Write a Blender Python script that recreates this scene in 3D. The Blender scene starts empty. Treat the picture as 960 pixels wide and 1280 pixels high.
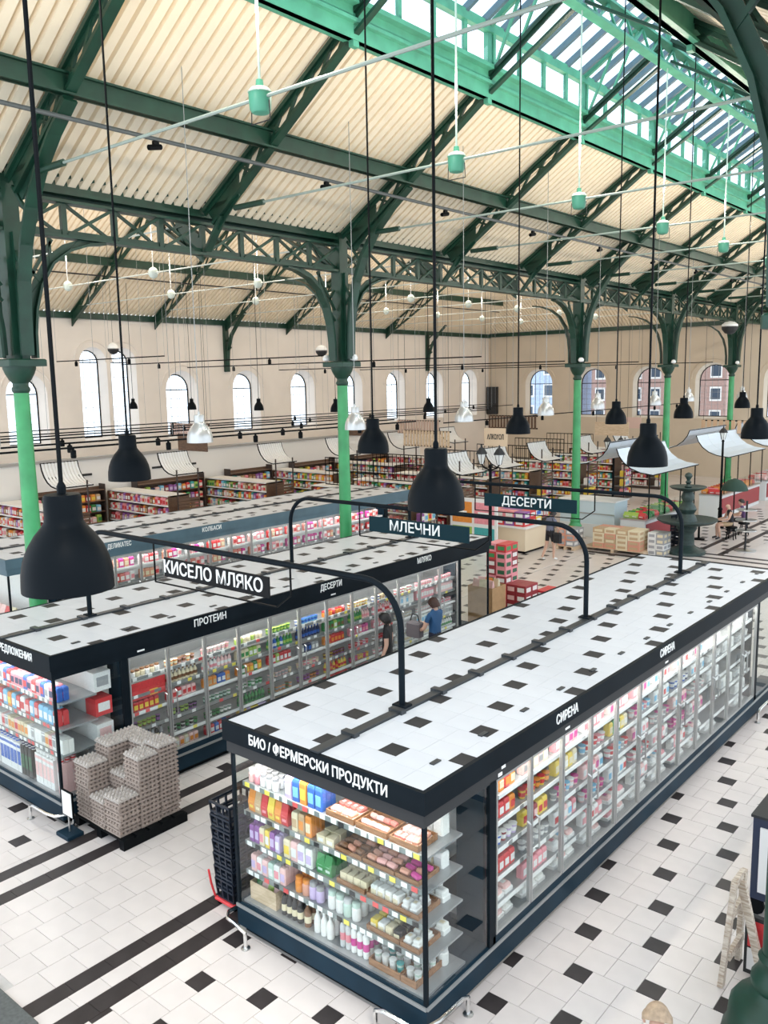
import bpy, math, random
from mathutils import Vector, Matrix
random.seed(7)
S = bpy.context.scene
COL = S.collection
# ------------------------------------------------------------------ camera
F_PX = 1073.95
CAM = Vector((4.1875, -5.4751, 5.9004))
CR = Vector((0.768662, 0.639414, -0.017553))
CU = Vector((-0.083353, 0.127333, 0.988351))
CF = Vector((-0.634201, 0.758245, -0.151173))
cd = bpy.data.cameras.new('camera')
cd.sensor_fit = 'VERTICAL'; cd.sensor_height = 36.0; cd.sensor_width = 27.0
cd.lens = F_PX / 1280 * 36
cd.clip_start = .05; cd.clip_end = 400
co = bpy.data.objects.new('camera', cd); COL.objects.link(co)
co.matrix_world = Matrix(((CR.x, CU.x, -CF.x, CAM.x), (CR.y, CU.y, -CF.y, CAM.y), (CR.z, CU.z, -CF.z, CAM.z), (0, 0, 0, 1)))
S.camera = co
def proj(P):
    d = Vector(P) - CAM; z = d.dot(CF)
    if z < .05: return None
    return (480 + F_PX * d.dot(CR) / z, 640 - F_PX * d.dot(CU) / z, z)
# ------------------------------------------------------------------ sky, sun, exposure
W = bpy.data.worlds.new('World'); S.world = W; W.use_nodes = True
nt = W.node_tree; bg = nt.nodes['Background']
bg.inputs[0].default_value = (0.80, 0.90, 1.0, 1); bg.inputs[1].default_value = 2.1
sd = bpy.data.lights.new('sun', 'SUN'); sd.energy = 0.8; sd.angle = math.radians(12); sd.color = (1, .95, .88)
so = bpy.data.objects.new('sun', sd); COL.objects.link(so)
so.rotation_euler = (math.radians(42), 0, math.radians(60))
VS = S.view_settings
S.display_settings.display_device = 'sRGB'
VS.view_transform = 'Standard'; VS.look = 'None'; VS.gamma = 1.0; VS.use_curve_mapping = False
VS.exposure = 0.27
S.cycles.transparent_max_bounces = 32
# ------------------------------------------------------------------ materials
MATS = {}
def mat(name, col, rough=.5, metal=0.0, var=0.0, scale=8.0, bump=0.0, emit=0.0, spec=.5):
    if name in MATS: return MATS[name]
    m = bpy.data.materials.new(name); m.use_nodes = True
    t = m.node_tree; b = t.nodes['Principled BSDF']
    c = (col[0], col[1], col[2], 1)
    b.inputs['Base Color'].default_value = c
    b.inputs['Roughness'].default_value = rough
    b.inputs['Metallic'].default_value = metal
    b.inputs['Specular IOR Level'].default_value = spec
    if emit > 0:
        b.inputs['Emission Color'].default_value = c; b.inputs['Emission Strength'].default_value = emit
    if var > 0 or bump > 0:
        tc = t.nodes.new('ShaderNodeTexCoord'); n = t.nodes.new('ShaderNodeTexNoise')
        n.inputs['Scale'].default_value = scale; n.inputs['Detail'].default_value = 4
        t.links.new(tc.outputs['Object'], n.inputs['Vector'])
        if var > 0:
            r = t.nodes.new('ShaderNodeValToRGB')
            r.color_ramp.elements[0].position = .3; r.color_ramp.elements[1].position = .7
            r.color_ramp.elements[0].color = (col[0] * (1 - var), col[1] * (1 - var), col[2] * (1 - var), 1)
            r.color_ramp.elements[1].color = (min(1, col[0] * (1 + var)), min(1, col[1] * (1 + var)), min(1, col[2] * (1 + var)), 1)
            t.links.new(n.outputs['Fac'], r.inputs['Fac']); t.links.new(r.outputs['Color'], b.inputs['Base Color'])
        if bump > 0:
            bp = t.nodes.new('ShaderNodeBump'); bp.inputs['Strength'].default_value = bump; bp.inputs['Distance'].default_value = .01
            t.links.new(n.outputs['Fac'], bp.inputs['Height']); t.links.new(bp.outputs['Normal'], b.inputs['Normal'])
    MATS[name] = m
    return m
def glass_mat(name, tint=(1, 1, 1), refl=1.0, rough=.02, base=0.03):
    if name in MATS: return MATS[name]
    m = bpy.data.materials.new(name); m.use_nodes = True; t = m.node_tree
    for n in list(t.nodes): t.nodes.remove(n)
    o = t.nodes.new('ShaderNodeOutputMaterial'); mix = t.nodes.new('ShaderNodeMixShader')
    tr = t.nodes.new('ShaderNodeBsdfTransparent'); tr.inputs[0].default_value = (*tint, 1)
    gl = t.nodes.new('ShaderNodeBsdfGlossy'); gl.inputs['Roughness'].default_value = rough
    fr = t.nodes.new('ShaderNodeFresnel'); fr.inputs[0].default_value = 1.5
    ma = t.nodes.new('ShaderNodeMath'); ma.operation = 'MULTIPLY_ADD'; ma.inputs[1].default_value = refl; ma.inputs[2].default_value = base; ma.use_clamp = True
    ge = t.nodes.new('ShaderNodeNewGeometry'); inv = t.nodes.new('ShaderNodeMath'); inv.operation = 'SUBTRACT'; inv.inputs[0].default_value = 1.0
    mu = t.nodes.new('ShaderNodeMath'); mu.operation = 'MULTIPLY'      # reflect once per pane, on its outer face
    t.links.new(ge.outputs['Backfacing'], inv.inputs[1]); t.links.new(fr.outputs[0], ma.inputs[0])
    t.links.new(ma.outputs[0], mu.inputs[0]); t.links.new(inv.outputs[0], mu.inputs[1]); t.links.new(mu.outputs[0], mix.inputs[0])
    t.links.new(tr.outputs[0], mix.inputs[1]); t.links.new(gl.outputs[0], mix.inputs[2]); t.links.new(mix.outputs[0], o.inputs[0])
    MATS[name] = m; return m
def wood_mat(name, c1, c2, scale=3.0, rough=.55):
    if name in MATS: return MATS[name]
    m = bpy.data.materials.new(name); m.use_nodes = True; t = m.node_tree; b = t.nodes['Principled BSDF']
    tc = t.nodes.new('ShaderNodeTexCoord'); mp = t.nodes.new('ShaderNodeMapping'); mp.inputs['Scale'].default_value = (scale, scale * 6, scale * 6)
    n = t.nodes.new('ShaderNodeTexNoise'); n.inputs['Scale'].default_value = 2; n.inputs['Detail'].default_value = 6
    r = t.nodes.new('ShaderNodeValToRGB'); r.color_ramp.elements[0].color = (*c1, 1); r.color_ramp.elements[1].color = (*c2, 1)
    r.color_ramp.elements[0].position = .35; r.color_ramp.elements[1].position = .65
    t.links.new(tc.outputs['Object'], mp.inputs[0]); t.links.new(mp.outputs[0], n.inputs['Vector'])
    t.links.new(n.outputs['Fac'], r.inputs['Fac']); t.links.new(r.outputs[0], b.inputs['Base Color'])
    b.inputs['Roughness'].default_value = rough
    MATS[name] = m; return m
GREEN = mat('green_paint', (.005, .040, .023), .45, var=.3, scale=3)
GREENL = mat('green_paint_light', (.085, .34, .225), .4, var=.15, scale=3)
GREENC = mat('green_column_paint', (.045, .30, .105), .35, var=.15, scale=3)
PANEL = mat('cream_roof_sheet', (.90, .78, .60), .6, var=.04, scale=1.5)
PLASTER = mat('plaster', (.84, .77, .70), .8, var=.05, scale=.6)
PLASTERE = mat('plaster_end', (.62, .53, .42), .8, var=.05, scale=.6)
NAVY = mat('dark_navy_metal', (.006, .010, .014), .5, var=.2, scale=2, spec=.08)
NAVYB = mat('blue_navy_metal', (.009, .026, .042), .5, var=.2, scale=2, spec=.12)
SLATE = mat('slate_blue_metal', (.07, .13, .165), .45, var=.15, scale=2)
BLACK = mat('black_metal', (.004, .005, .006), .45, spec=.08)
BLACKL = mat('lamp_black', (.003, .005, .007), .45, spec=.07)
WHITE = mat('white_paint', (.83, .83, .82), .45)
WHITEL = mat('white_letter', (.9, .9, .88), .5)
CHROME = mat('chrome', (.75, .75, .74), .18, metal=1)
STEEL = mat('brushed_steel', (.55, .56, .56), .3, metal=1)
GREY = mat('grey_metal', (.28, .29, .29), .4, metal=.3)
DARKG = mat('dark_grey', (.035, .036, .038), .5, spec=.2)
GLASS = glass_mat('cabinet_glass', (.97, .99, .985), refl=1.0)
GLASSW = glass_mat('window_glass', (.94, .97, 1), refl=.7)
GLASSR = glass_mat('roof_glass', (.86, .94, 1), refl=.3)
LED = mat('led_strip', (1, .97, .92), .5, emit=9)
TILE_L = mat('light_tile', (.645, .585, .555), .3, var=.05, scale=2.2)
TILE_D = mat('dark_tile', (.035, .029, .029), .4, var=.2, scale=4, spec=.25)
TOP_L = mat('cabinet_top_white', (.60, .62, .66), .4, var=.03, scale=2)
TOP_D = mat('cabinet_top_dark', (.028, .028, .031), .5, var=.2, scale=4, spec=.2)
GROUT = mat('grout', (.52, .49, .46), .8, var=.1, scale=6)
WOOD = wood_mat('brown_wood', (.22, .10, .045), (.36, .18, .085))
WOODD = wood_mat('dark_wood', (.09, .05, .03), (.16, .09, .055))
WOODP = wood_mat('pale_wood', (.55, .40, .26), (.70, .54, .38))
CARD = mat('cardboard', (.42, .25, .12), .8, var=.1)
# ------------------------------------------------------------------ mesh helpers
class MB:
    def __init__(s): s.v = []; s.f = []; s.m = []; s.mi = 0; s.mats = []
    def use(s, m):
        if m not in s.mats: s.mats.append(m)
        s.mi = s.mats.index(m); return s
    def add(s, vs, fs):
        o = len(s.v); s.v += [tuple(v) for v in vs]; s.f += [tuple(i + o for i in f) for f in fs]; s.m += [s.mi] * len(fs); return s
    def box(s, x0, x1, y0, y1, z0, z1):
        return s.add([(x0, y0, z0), (x1, y0, z0), (x1, y1, z0), (x0, y1, z0), (x0, y0, z1), (x1, y0, z1), (x1, y1, z1), (x0, y1, z1)],
                     [(3, 2, 1, 0), (4, 5, 6, 7), (0, 1, 5, 4), (1, 2, 6, 5), (2, 3, 7, 6), (3, 0, 4, 7)])
    def cbox(s, x0, x1, y0, y1, z0, z1, b):
        # box with chamfered vertical and top edges
        P = [(x0 + b, y0), (x1 - b, y0), (x1, y0 + b), (x1, y1 - b), (x1 - b, y1), (x0 + b, y1), (x0, y1 - b), (x0, y0 + b)]
        cx, cy = (x0 + x1) / 2, (y0 + y1) / 2
        kx = (x1 - x0 - 2 * b) / (x1 - x0); ky = (y1 - y0 - 2 * b) / (y1 - y0)
        T = [(cx + (x - cx) * kx, cy + (y - cy) * ky) for x, y in P]
        vs = [(x, y, z0) for x, y in P] + [(x, y, z1 - b) for x, y in P] + [(x, y, z1) for x, y in T]
        fs = [tuple(range(7, -1, -1)), tuple(range(16, 24))]
        for i in range(8):
            j = (i + 1) % 8; fs += [(i, j, 8 + j, 8 + i), (8 + i, 8 + j, 16 + j, 16 + i)]
        return s.add(vs, fs)
    def bar(s, p, q, w, h=None, up=(0, 0, 1)):
        h = h or w; p = Vector(p); q = Vector(q); d = q - p
        if d.length < 1e-6: return s
        d.normalize(); u = Vector(up)
        if abs(d.dot(u)) > .98: u = Vector((0, 1, 0)) if abs(d.y) < .9 else Vector((1, 0, 0))
        a = d.cross(u).normalized(); b = a.cross(d).normalized()
        a *= w / 2; b *= h / 2
        return s.add([p - a - b, p + a - b, p + a + b, p - a + b, q - a - b, q + a - b, q + a + b, q - a + b],
                     [(0, 1, 2, 3), (7, 6, 5, 4), (4, 5, 1, 0), (5, 6, 2, 1), (6, 7, 3, 2), (7, 4, 0, 3)])
    def tube(s, pts, r, n=8, caps=True):
        pts = [Vector(p) for p in pts]; N = len(pts)
        if not isinstance(r, (list, tuple)): r = [r] * N
        ref = None; rings = []
        for i, p in enumerate(pts):
            d = (pts[min(i + 1, N - 1)] - pts[max(i - 1, 0)]).normalized()
            if ref is None: ref = Vector((0, 0, 1)) if abs(d.z) < .9 else Vector((1, 0, 0))
            a = d.cross(ref)
            if a.length < 1e-4: a = d.cross(Vector((0, 1, 0)))
            a.normalize(); b = a.cross(d).normalized(); ref = b
            rings.append([p + (a * math.cos(2 * math.pi * k / n) + b * math.sin(2 * math.pi * k / n)) * r[i] for k in range(n)])
        vs = [v for R in rings for v in R]; fs = []
        for i in range(N - 1):
            for k in range(n):
                k2 = (k + 1) % n; fs.append((i * n + k, i * n + k2, (i + 1) * n + k2, (i + 1) * n + k))
        if caps: fs += [tuple(range(n - 1, -1, -1)), tuple(range((N - 1) * n, N * n))]
        return s.add(vs, fs)
    def lathe(s, prof, n=16, c=(0, 0, 0), caps=True):
        vs = []; fs = []; N = len(prof)
        for r, z in prof:
            for k in range(n):
                a = 2 * math.pi * k / n; vs.append((c[0] + r * math.cos(a), c[1] + r * math.sin(a), c[2] + z))
        for i in range(N - 1):
            for k in range(n):
                k2 = (k + 1) % n; fs.append((i * n + k, i * n + k2, (i + 1) * n + k2, (i + 1) * n + k))
        if caps: fs += [tuple(range(n - 1, -1, -1)), tuple(range((N - 1) * n, N * n))]
        return s.add(vs, fs)
    def strip(s, pts, ax, w):
        # ribbon: points swept by +-w/2 along axis vector ax, one sided quad strip
        a = Vector(ax) * (w / 2); vs = []; fs = []
        for p in pts: p = Vector(p); vs += [p - a, p + a]
        for i in range(len(pts) - 1): fs.append((2 * i, 2 * i + 1, 2 * i + 3, 2 * i + 2))
        return s.add(vs, fs)
    def slab(s, pts, ax, w, nrm_t):
        # thick ribbon: path pts, width w along ax, thickness nrm_t (offset computed in-plane)
        ax = Vector(ax); a = ax * (w / 2); P = [Vector(p) for p in pts]; N = len(P); vs = []
        for i in range(N):
            d = (P[min(i + 1, N - 1)] - P[max(i - 1, 0)]).normalized(); n = d.cross(ax).normalized() * (nrm_t / 2)
            vs += [P[i] - a - n, P[i] + a - n, P[i] + a + n, P[i] - a + n]
        fs = [(0, 3, 2, 1), (4 * N - 4, 4 * N - 3, 4 * N - 2, 4 * N - 1)]
        for i in range(N - 1):
            for k in range(4):
                k2 = (k + 1) % 4; fs.append((4 * i + k, 4 * i + k2, 4 * i + 4 + k2, 4 * i + 4 + k))
        return s.add(vs, fs)
    def poly(s, pts, off):
        # extruded polygon (pts 3d planar), offset vector off
        n = len(pts); off = Vector(off); vs = [Vector(p) for p in pts] + [Vector(p) + off for p in pts]
        fs = [tuple(range(n)), tuple(range(2 * n - 1, n - 1, -1))] + [(i, n + i, n + (i + 1) % n, (i + 1) % n) for i in range(n)]
        return s.add(vs, fs)
    def mesh(s, name, m=None, smooth=False):
        me = bpy.data.meshes.new(name); me.from_pydata(s.v, [], s.f)
        mats = s.mats or ([m] if m else [])
        for k in mats: me.materials.append(k)
        if len(mats) > 1: me.polygons.foreach_set('material_index', s.m)
        if smooth:
            me.polygons.foreach_set('use_smooth', [True] * len(me.polygons))
            me.set_sharp_from_angle(angle=math.radians(40))
        me.update(); return me
    def build(s, name, m=None, parent=None, smooth=False, loc=None):
        return link(name, s.mesh(name, m, smooth), parent, loc)
def link(name, me, parent=None, loc=None, rotz=0.0, scale=None):
    o = bpy.data.objects.new(name, me); COL.objects.link(o)
    if parent is not None: o.parent = parent
    if loc is not None: o.location = loc
    if rotz: o.rotation_euler = (0, 0, rotz)
    if scale is not None: o.scale = scale
    return o
def tag(o, label=None, cat=None, group=None, kind=None):
    if label: o['label'] = label
    if cat: o['category'] = cat
    if group: o['group'] = group
    if kind: o['kind'] = kind
    return o
def thing(name, label, cat, loc=(0, 0, 0), rotz=0.0, group=None):
    o = link(name, None, None, loc, rotz); o.empty_display_size = .1
    return tag(o, label, cat, group)
def struct(o):
    o['kind'] = 'structure'; return o
def copy_tree(o, parent=None):
    c = o.copy(); COL.objects.link(c); c.parent = parent
    for ch in list(o.children): copy_tree(ch, c)
    return c
ORD = ['first', 'second', 'third', 'fourth', 'fifth', 'sixth', 'seventh', 'eighth', 'ninth', 'tenth', 'eleventh', 'twelfth', 'thirteenth', 'fourteenth', 'fifteenth', 'sixteenth', 'seventeenth', 'eighteenth', 'nineteenth']
_TXT = {}
def text_mesh(txt, size, bold=.012, ext=.004):
    key = (txt, size, bold, ext)
    if key in _TXT: return _TXT[key]
    cu = bpy.data.curves.new('lettering', 'FONT'); cu.body = txt; cu.size = size; cu.extrude = ext; cu.offset = bold * size; cu.align_x = 'CENTER'; cu.align_y = 'CENTER'
    cu.resolution_u = 2
    o = bpy.data.objects.new('lettering_tmp', cu); COL.objects.link(o)
    dg = bpy.context.evaluated_depsgraph_get(); dg.update()
    me = bpy.data.meshes.new_from_object(o.evaluated_get(dg))
    bpy.data.objects.remove(o); bpy.data.curves.remove(cu)
    _TXT[key] = me
    return me
def lettering(txt, size, parent, loc, face, m=WHITEL, width=None, bold=.010, ext=.004):
    me = text_mesh(txt, size, bold, ext).copy(); me.materials.clear(); me.materials.append(m)
    xs = [v.co.x for v in me.vertices]; w = max(xs) - min(xs)
    sx = width / w if width else 1.0
    o = link('lettering', me, parent, loc)
    o.rotation_euler = {'front': (math.pi / 2, 0, 0), 'right': (math.pi / 2, 0, math.pi / 2)}[face]
    o.scale = (sx, 1, 1); return o
# ------------------------------------------------------------------ measures of the hall
XC, XR, XRIDGE, XW, YE = -9.86, 2.44, -3.72, -28.4, 44.9     # arcade row, right row, nave ridge, left wall, end wall
def TY(k): return 1.85 + 4.0 * (k - 1)
COLK = (1, 3, 6, 8, 10)
# ------------------------------------------------------------------ floor
CABA = (-2.67, 0.0, 0.0, 10.65); CABB = (-8.82, -6.15, 0.0, 10.62); CABC = (-15.45, -12.8, 2.75, 16.2)
fl = MB(); fl.box(XW - .3, 9, -9, YE + .3, -.2, -.012)
floor = struct(fl.build('floor', GROUT))
def clip(poly, x0, x1, y0, y1):
    for ax, lim, sg in ((0, x0, 1), (0, x1, -1), (1, y0, 1), (1, y1, -1)):
        out = []
        for i in range(len(poly)):
            a, b = poly[i - 1], poly[i]
            da, db = (a[ax] - lim) * sg, (b[ax] - lim) * sg
            if (da >= 0) != (db >= 0):
                t = da / (da - db); out.append((a[0] + (b[0] - a[0]) * t, a[1] + (b[1] - a[1]) * t))
            if db >= 0: out.append(b)
        poly = out
        if not poly: return []
    return poly
def pyth(x0, x1, y0, y1, ox, oy, t=.222):
    """small dark squares and big light squares (2 x 2 tiles each) of the two-square pattern; ox, oy = centre of one dark square"""
    D, L = [], []
    ax, ay = ox - 3.5 * t, oy - .5 * t
    R = int((max(x1 - x0, y1 - y0) + abs(x0 - ox) + abs(x1 - ox) + abs(y0 - oy) + abs(y1 - oy)) / t / 3) + 3
    for i in range(-R, R):
        for j in range(-R, R):
            bx, by = ax + t * (3 * i - j), ay + t * (i + 3 * j)
            if bx > x1 or bx + 4 * t < x0 or by > y1 or by + 3 * t < y0: continue
            sq = lambda X, Y, s: clip([(X, Y), (X + s, Y), (X + s, Y + s), (X, Y + s)], x0, x1, y0, y1)
            q = sq(bx + 3 * t, by, t)
            if len(q) > 2: D.append(q)
            h = 1.5 * t
            for u in (0, 1):
                for w in (0, 1):
                    q = sq(bx + u * h, by + w * h, h)
                    if len(q) > 2: L.append(q)
    return D, L
def area(q):
    return abs(sum(q[i - 1][0] * q[i][1] - q[i][0] * q[i - 1][1] for i in range(len(q)))) / 2
def tile_geo(q, z, th, gap):
    cx = sum(a for a, b in q) / len(q); cy = sum(b for a, b in q) / len(q)
    out = []
    for a, b in q:
        da, db = cx - a, cy - b
        out.append((a + (gap if da > 0 else -gap) * min(1, abs(da) / gap if gap else 1), b + (gap if db > 0 else -gap) * min(1, abs(db) / gap if gap else 1)))
    return out
def put_tiles(polys, name, m, parent, z, th=.012, gap=.0025, limit=300, inframe=True, stuff=True):
    lst = []
    for q in polys:
        if area(q) < .0012: continue
        cx = sum(a for a, b in q) / len(q); cy = sum(b for a, b in q) / len(q)
        pr = [proj((a, b, z)) for a, b in q]
        if any(p is None for p in pr):
            if inframe: continue
            s = 0
        else:
            vis = any(-40 < p[0] < 1000 and -40 < p[1] < 1320 for p in pr)
            if inframe and not vis: continue
            s = sum(pr[i - 1][0] * pr[i][1] - pr[i][0] * pr[i - 1][1] for i in range(len(pr)))
        lst.append((abs(s), q, cx, cy))
    lst.sort(key=lambda e: -e[0])
    rest = MB(); shared = {}
    for n, (s, q, cx, cy) in enumerate(lst):
        if n < limit:
            key = tuple((round(a - cx, 3), round(b - cy, 3)) for a, b in q)
            if key not in shared:
                g = tile_geo([(a - cx, b - cy) for a, b in q], z, th, gap)
                mb = MB(); mb.poly([(a, b, -th) for a, b in g][::-1], (0, 0, th)); shared[key] = mb.mesh(name, m)
            link(name, shared[key], parent, (cx, cy, z))
        else:
            g = tile_geo(q, z, th, gap); rest.poly([(a, b, z - th) for a, b in g][::-1], (0, 0, th))
    if rest.v and stuff:
        o = rest.build(name + '_field', m, parent); o['kind'] = 'stuff'
def rect(x0, x1, y0, y1): return [(x0, y0), (x1, y0), (x1, y1), (x0, y1)]
FD, FL = [], []
# right of and in front of the near cabinet
for reg in ((-2.67, 4.4, -3.2, 0.07), (-.07, 4.4, 0.07, 10.6), (-2.67, 4.4, 10.6, 16)):
    d, l = pyth(*reg, .83, 3.26); FD += d; FL += l
for reg in ((-9.2, -5.77, -3.2, 0.07), (-6.2, -5.77, 0.07, 10.6)):
    d, l = pyth(*reg, -6.3, -.52); FD += d; FL += l
BANDS = ((-5.77, -5.57), (-5.32, -5.11), (-3.33, -3.12), (-2.90, -2.67))
for a, b in BANDS:
    y = -2.05
    while y < 21: FD.append(rect(a, b, y, y + .444)); y += .444
for a, b, n in ((-5.57, -5.32, 1), (-5.11, -3.33, 5), (-3.12, -2.90, 1)):
    w = (b - a) / n
    for i in range(n):
        y = -2.05 + (.111 if i % 2 else 0)
        while y < 12: FL.append(rect(a + i * w, a + (i + 1) * w, y, y + .356)); y += .356
for reg in ((-13, -8.9, 2, 21), (-8.9, -5.77, 10.7, 21), (-2.67, 4.4, 16, 21), (-12.5, -4.6, 23.3, 34)):
    d, l = pyth(*reg, .83, 3.26); FD += d
    if reg[2] > 10: FL += [rect(reg[0] + .05, reg[1] - .05, y, y + 1.0) for y in [reg[2] + i for i in range(int(reg[3] - reg[2]))]]
    else: FL += [rect(reg[0], reg[1], reg[2], reg[3])]
FL += [rect(-5.11, -3.33, 12 + i, 13 + i) for i in range(9)]
for y0, y1 in ((21.0, 21.25), (21.6, 21.85), (22.3, 22.5), (22.9, 23.1)):
    for i in range(10): FD.append(rect(-9 + i * .9, -8.1 + i * .9, y0, y1))
for a, b in ((-6.1, -5.9), (-5.3, -5.1)):
    for i in range(12): FD.append(rect(a, b, 23.1 + i, 24.1 + i))
put_tiles(FD, 'dark_tile', TILE_D, floor, .001)
put_tiles(FL, 'light_tile', TILE_L, floor, 0.0)
LOWF = mat('far_floor_tile', (.645, .585, .555), .3, var=.08, scale=1.2)
ff = MB(); ff.box(XW, 9, 21, YE, -.012, -.004); ff.box(XW, -13, -3, 21, -.012, -.004); ff.box(-13, -9.2, -3.2, 2, -.012, -.003)
o = ff.build('floor_far_surface', LOWF, floor)
# gallery the picture is taken from (right of and behind the view)
gs = MB(); gs.box(3.85, 9, -3.9, YE, 4.1, 4.3); gs.box(2.2, 9, -9, -4.95, 4.1, 4.3); gs = struct(gs.build('floor_gallery', GROUT))
# ------------------------------------------------------------------ walls with arched windows
def arch_pts(uc, w, zs, zt, n=10):
    r = w / 2; zc = zt - r; P = [(uc - r, zs), (uc - r, zc)]
    P += [(uc - r * math.cos(math.pi * i / n), zc + r * math.sin(math.pi * i / n)) for i in range(1, n)]
    return P + [(uc + r, zc), (uc + r, zs)]
def arched_wall(name, to3, u0, u1, z0, z1, ops, depth, m, splay=.80):
    """to3(u, z, d): wall plane coordinates to space, d = depth outward"""
    mb = MB(); cur = u0
    def quad(a, b, c, d): mb.add([a, b, c, d], [(0, 1, 2, 3)])
    backs = []
    for uc, w, zs, zt in sorted(ops):
        P = arch_pts(uc, w, zs, zt); r = w / 2
        quad(to3(cur, z0, 0), to3(uc - r, z0, 0), to3(uc - r, z1, 0), to3(cur, z1, 0))
        quad(to3(uc - r, z0, 0), to3(uc + r, z0, 0), to3(uc + r, zs, 0), to3(uc - r, zs, 0))
        for i in range(1, len(P) - 2):
            a, b = P[i], P[i + 1]
            quad(to3(a[0], a[1], 0), to3(b[0], b[1], 0), to3(b[0], z1, 0), to3(a[0], z1, 0))
        w2 = w * splay; P2 = arch_pts(uc, w2, zs + .12, zt - (w - w2) / 2)
        for i in range(len(P)):
            a, b = P[i - 1], P[i]; c, d = P2[i - 1], P2[i]
            quad(to3(a[0], a[1], 0), to3(b[0], b[1], 0), to3(d[0], d[1], depth), to3(c[0], c[1], depth))
        backs.append((uc, w2, zs + .12, zt - (w - w2) / 2)); cur = uc + r
    quad(to3(cur, z0, 0), to3(u1, z0, 0), to3(u1, z1, 0), to3(cur, z1, 0))
    return struct(mb.build(name, m)), backs
def tl(u, z, d): return (XW - d, u, z)
def te(u, z, d): return (u, YE + d, z)
OPL = [(-4.0, 1.7, 3.5, 6.5), (3.9, 1.7, 3.5, 6.5), (7.7, 1.7, 3.5, 6.5), (11.75, 1.7, 3.5, 6.45), (14.75, 1.25, 3.6, 7.5), (16.2, 1.25, 3.6, 7.5)] + [(19.2 + 3.9 * i, 1.75, 3.5, 6.52) for i in range(7)]
wall_left, BL = arched_wall('wall_left', tl, -9, YE, 0, 8.75, OPL, .55, PLASTER)
OPE = [(-24.5, 2.0, 3.4, 6.5), (-20.75, 2.0, 3.4, 6.5), (-17.0, 2.0, 3.4, 6.5), (-13.2, 2.0, 3.4, 6.6), (-9.4, 2.0, 3.4, 6.6)]
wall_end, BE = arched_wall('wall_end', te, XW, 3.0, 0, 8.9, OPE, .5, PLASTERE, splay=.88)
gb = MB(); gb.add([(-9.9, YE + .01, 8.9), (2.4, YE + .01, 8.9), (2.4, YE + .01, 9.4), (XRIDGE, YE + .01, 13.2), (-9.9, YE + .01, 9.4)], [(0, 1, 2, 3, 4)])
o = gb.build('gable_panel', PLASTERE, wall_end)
wn = 0
def window(to3, uc, w, zs, zt, depth, grid):
    global wn; wn += 1
    w_ = struct(link('window_%d' % wn, None, None, to3(uc, zs, depth - .03)))
    org = Vector(to3(uc, zs, depth - .03))
    P = [Vector(to3(u, z, depth - .03)) - org for u, z in arch_pts(uc, w, zs, zt)]
    mb = MB(); mb.tube(P, .035, 6); mb.tube([P[0], P[-1]], .035, 6); mb.build('window_frame', BLACK, w_)
    gp = MB(); gp.add([Vector(to3(u, z, depth)) - org for u, z in arch_pts(uc, w, zs, zt)], [tuple(range(13))]); gp.build('pane', GLASSW, w_)
    nu, nz = grid
    for i in range(1, nu):
        u = uc - w / 2 + w * i / nu; zz = zt - w / 2 + math.sqrt(max(0, (w / 2) ** 2 - (u - uc) ** 2))
        b = MB(); b.bar(Vector(to3(u, zs, depth - .03)) - org, Vector(to3(u, zz, depth - .03)) - org, .016); b.build('glazing_bar', GREY, w_)
    for i in range(1, nz + 1):
        z = zs + (zt - w / 2 - zs) * i / nz
        b = MB(); b.bar(Vector(to3(uc - w / 2, z, depth - .03)) - org, Vector(to3(uc + w / 2, z, depth - .03)) - org, .05 if i == nz else .016); b.build('glazing_bar', DARKG if i == nz else GREY, w_)
for uc, w, zs, zt in BL: window(tl, uc, w, zs, zt, .55, (3, 5))
for uc, w, zs, zt in BE: window(te, uc, w, zs, zt, .5, (5, 6))
# raised arch mouldings
for to3, ops, par in ((tl, OPL, wall_left), (te, OPE, wall_end)):
    for uc, w, zs, zt in ops:
        P = arch_pts(uc, w + .5, zs, zt + .25)[1:-1]
        mb = MB(); mb.tube([to3(u, z, -.01) for u, z in P], .045, 6); mb.build('arch_moulding', par.data.materials[0], par)
# ------------------------------------------------------------------ roof sheets
ceiling = struct(link('ceiling', None))
PROF = ((0.0, 0.0), (.150, 0.0), (.158, .10), (.210, .10))
def corrug(a0, a1, lo, hi, to3, n):
    """ribbed sheet: ribs run from lo(a) to hi(a); a goes across; to3(a, b, dz)"""
    mb = MB(); P = []; p = (a1 - a0) / n
    for i in range(n):
        for da, dz in PROF: P.append((a0 + i * p + da * p / .222, dz))
    P.append((a1, 0.0)); vs = []
    for a, dz in P: vs += [to3(a, lo(a), dz), to3(a, hi(a), dz)]
    return mb.add(vs, [(2 * i, 2 * i + 1, 2 * i + 3, 2 * i + 2) for i in range(len(P) - 1)])
def nz(X): return 9.50 + .636 * (min(X, 2 * XRIDGE - X) + 9.5)
for side in (-1, 1):
    fx = (lambda X: X) if side < 0 else (lambda X: 2 * XRIDGE - X)
    for lo, hi in ((-9.95, -7.78), (-7.78, -5.72)):
        me = corrug(0, 4, lambda a: lo, lambda a: hi, lambda a, b, dz: (fx(b), a, nz(b) + dz), 18).mesh('roof_sheet', PANEL)
        for k in range(-1, 11): link('roof_sheet', me, ceiling, (0, TY(k), 0))
        me = corrug(0, YE - TY(11), lambda a: lo, lambda a: hi, lambda a, b, dz: (fx(b), a, nz(b) + dz), 14).mesh('roof_sheet', PANEL)
        link('roof_sheet', me, ceiling, (0, TY(11), 0))
AZ0, ASL, XAR = 8.85, .6, -19.13
def az(X): return AZ0 + ASL * (X - XW)
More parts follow.
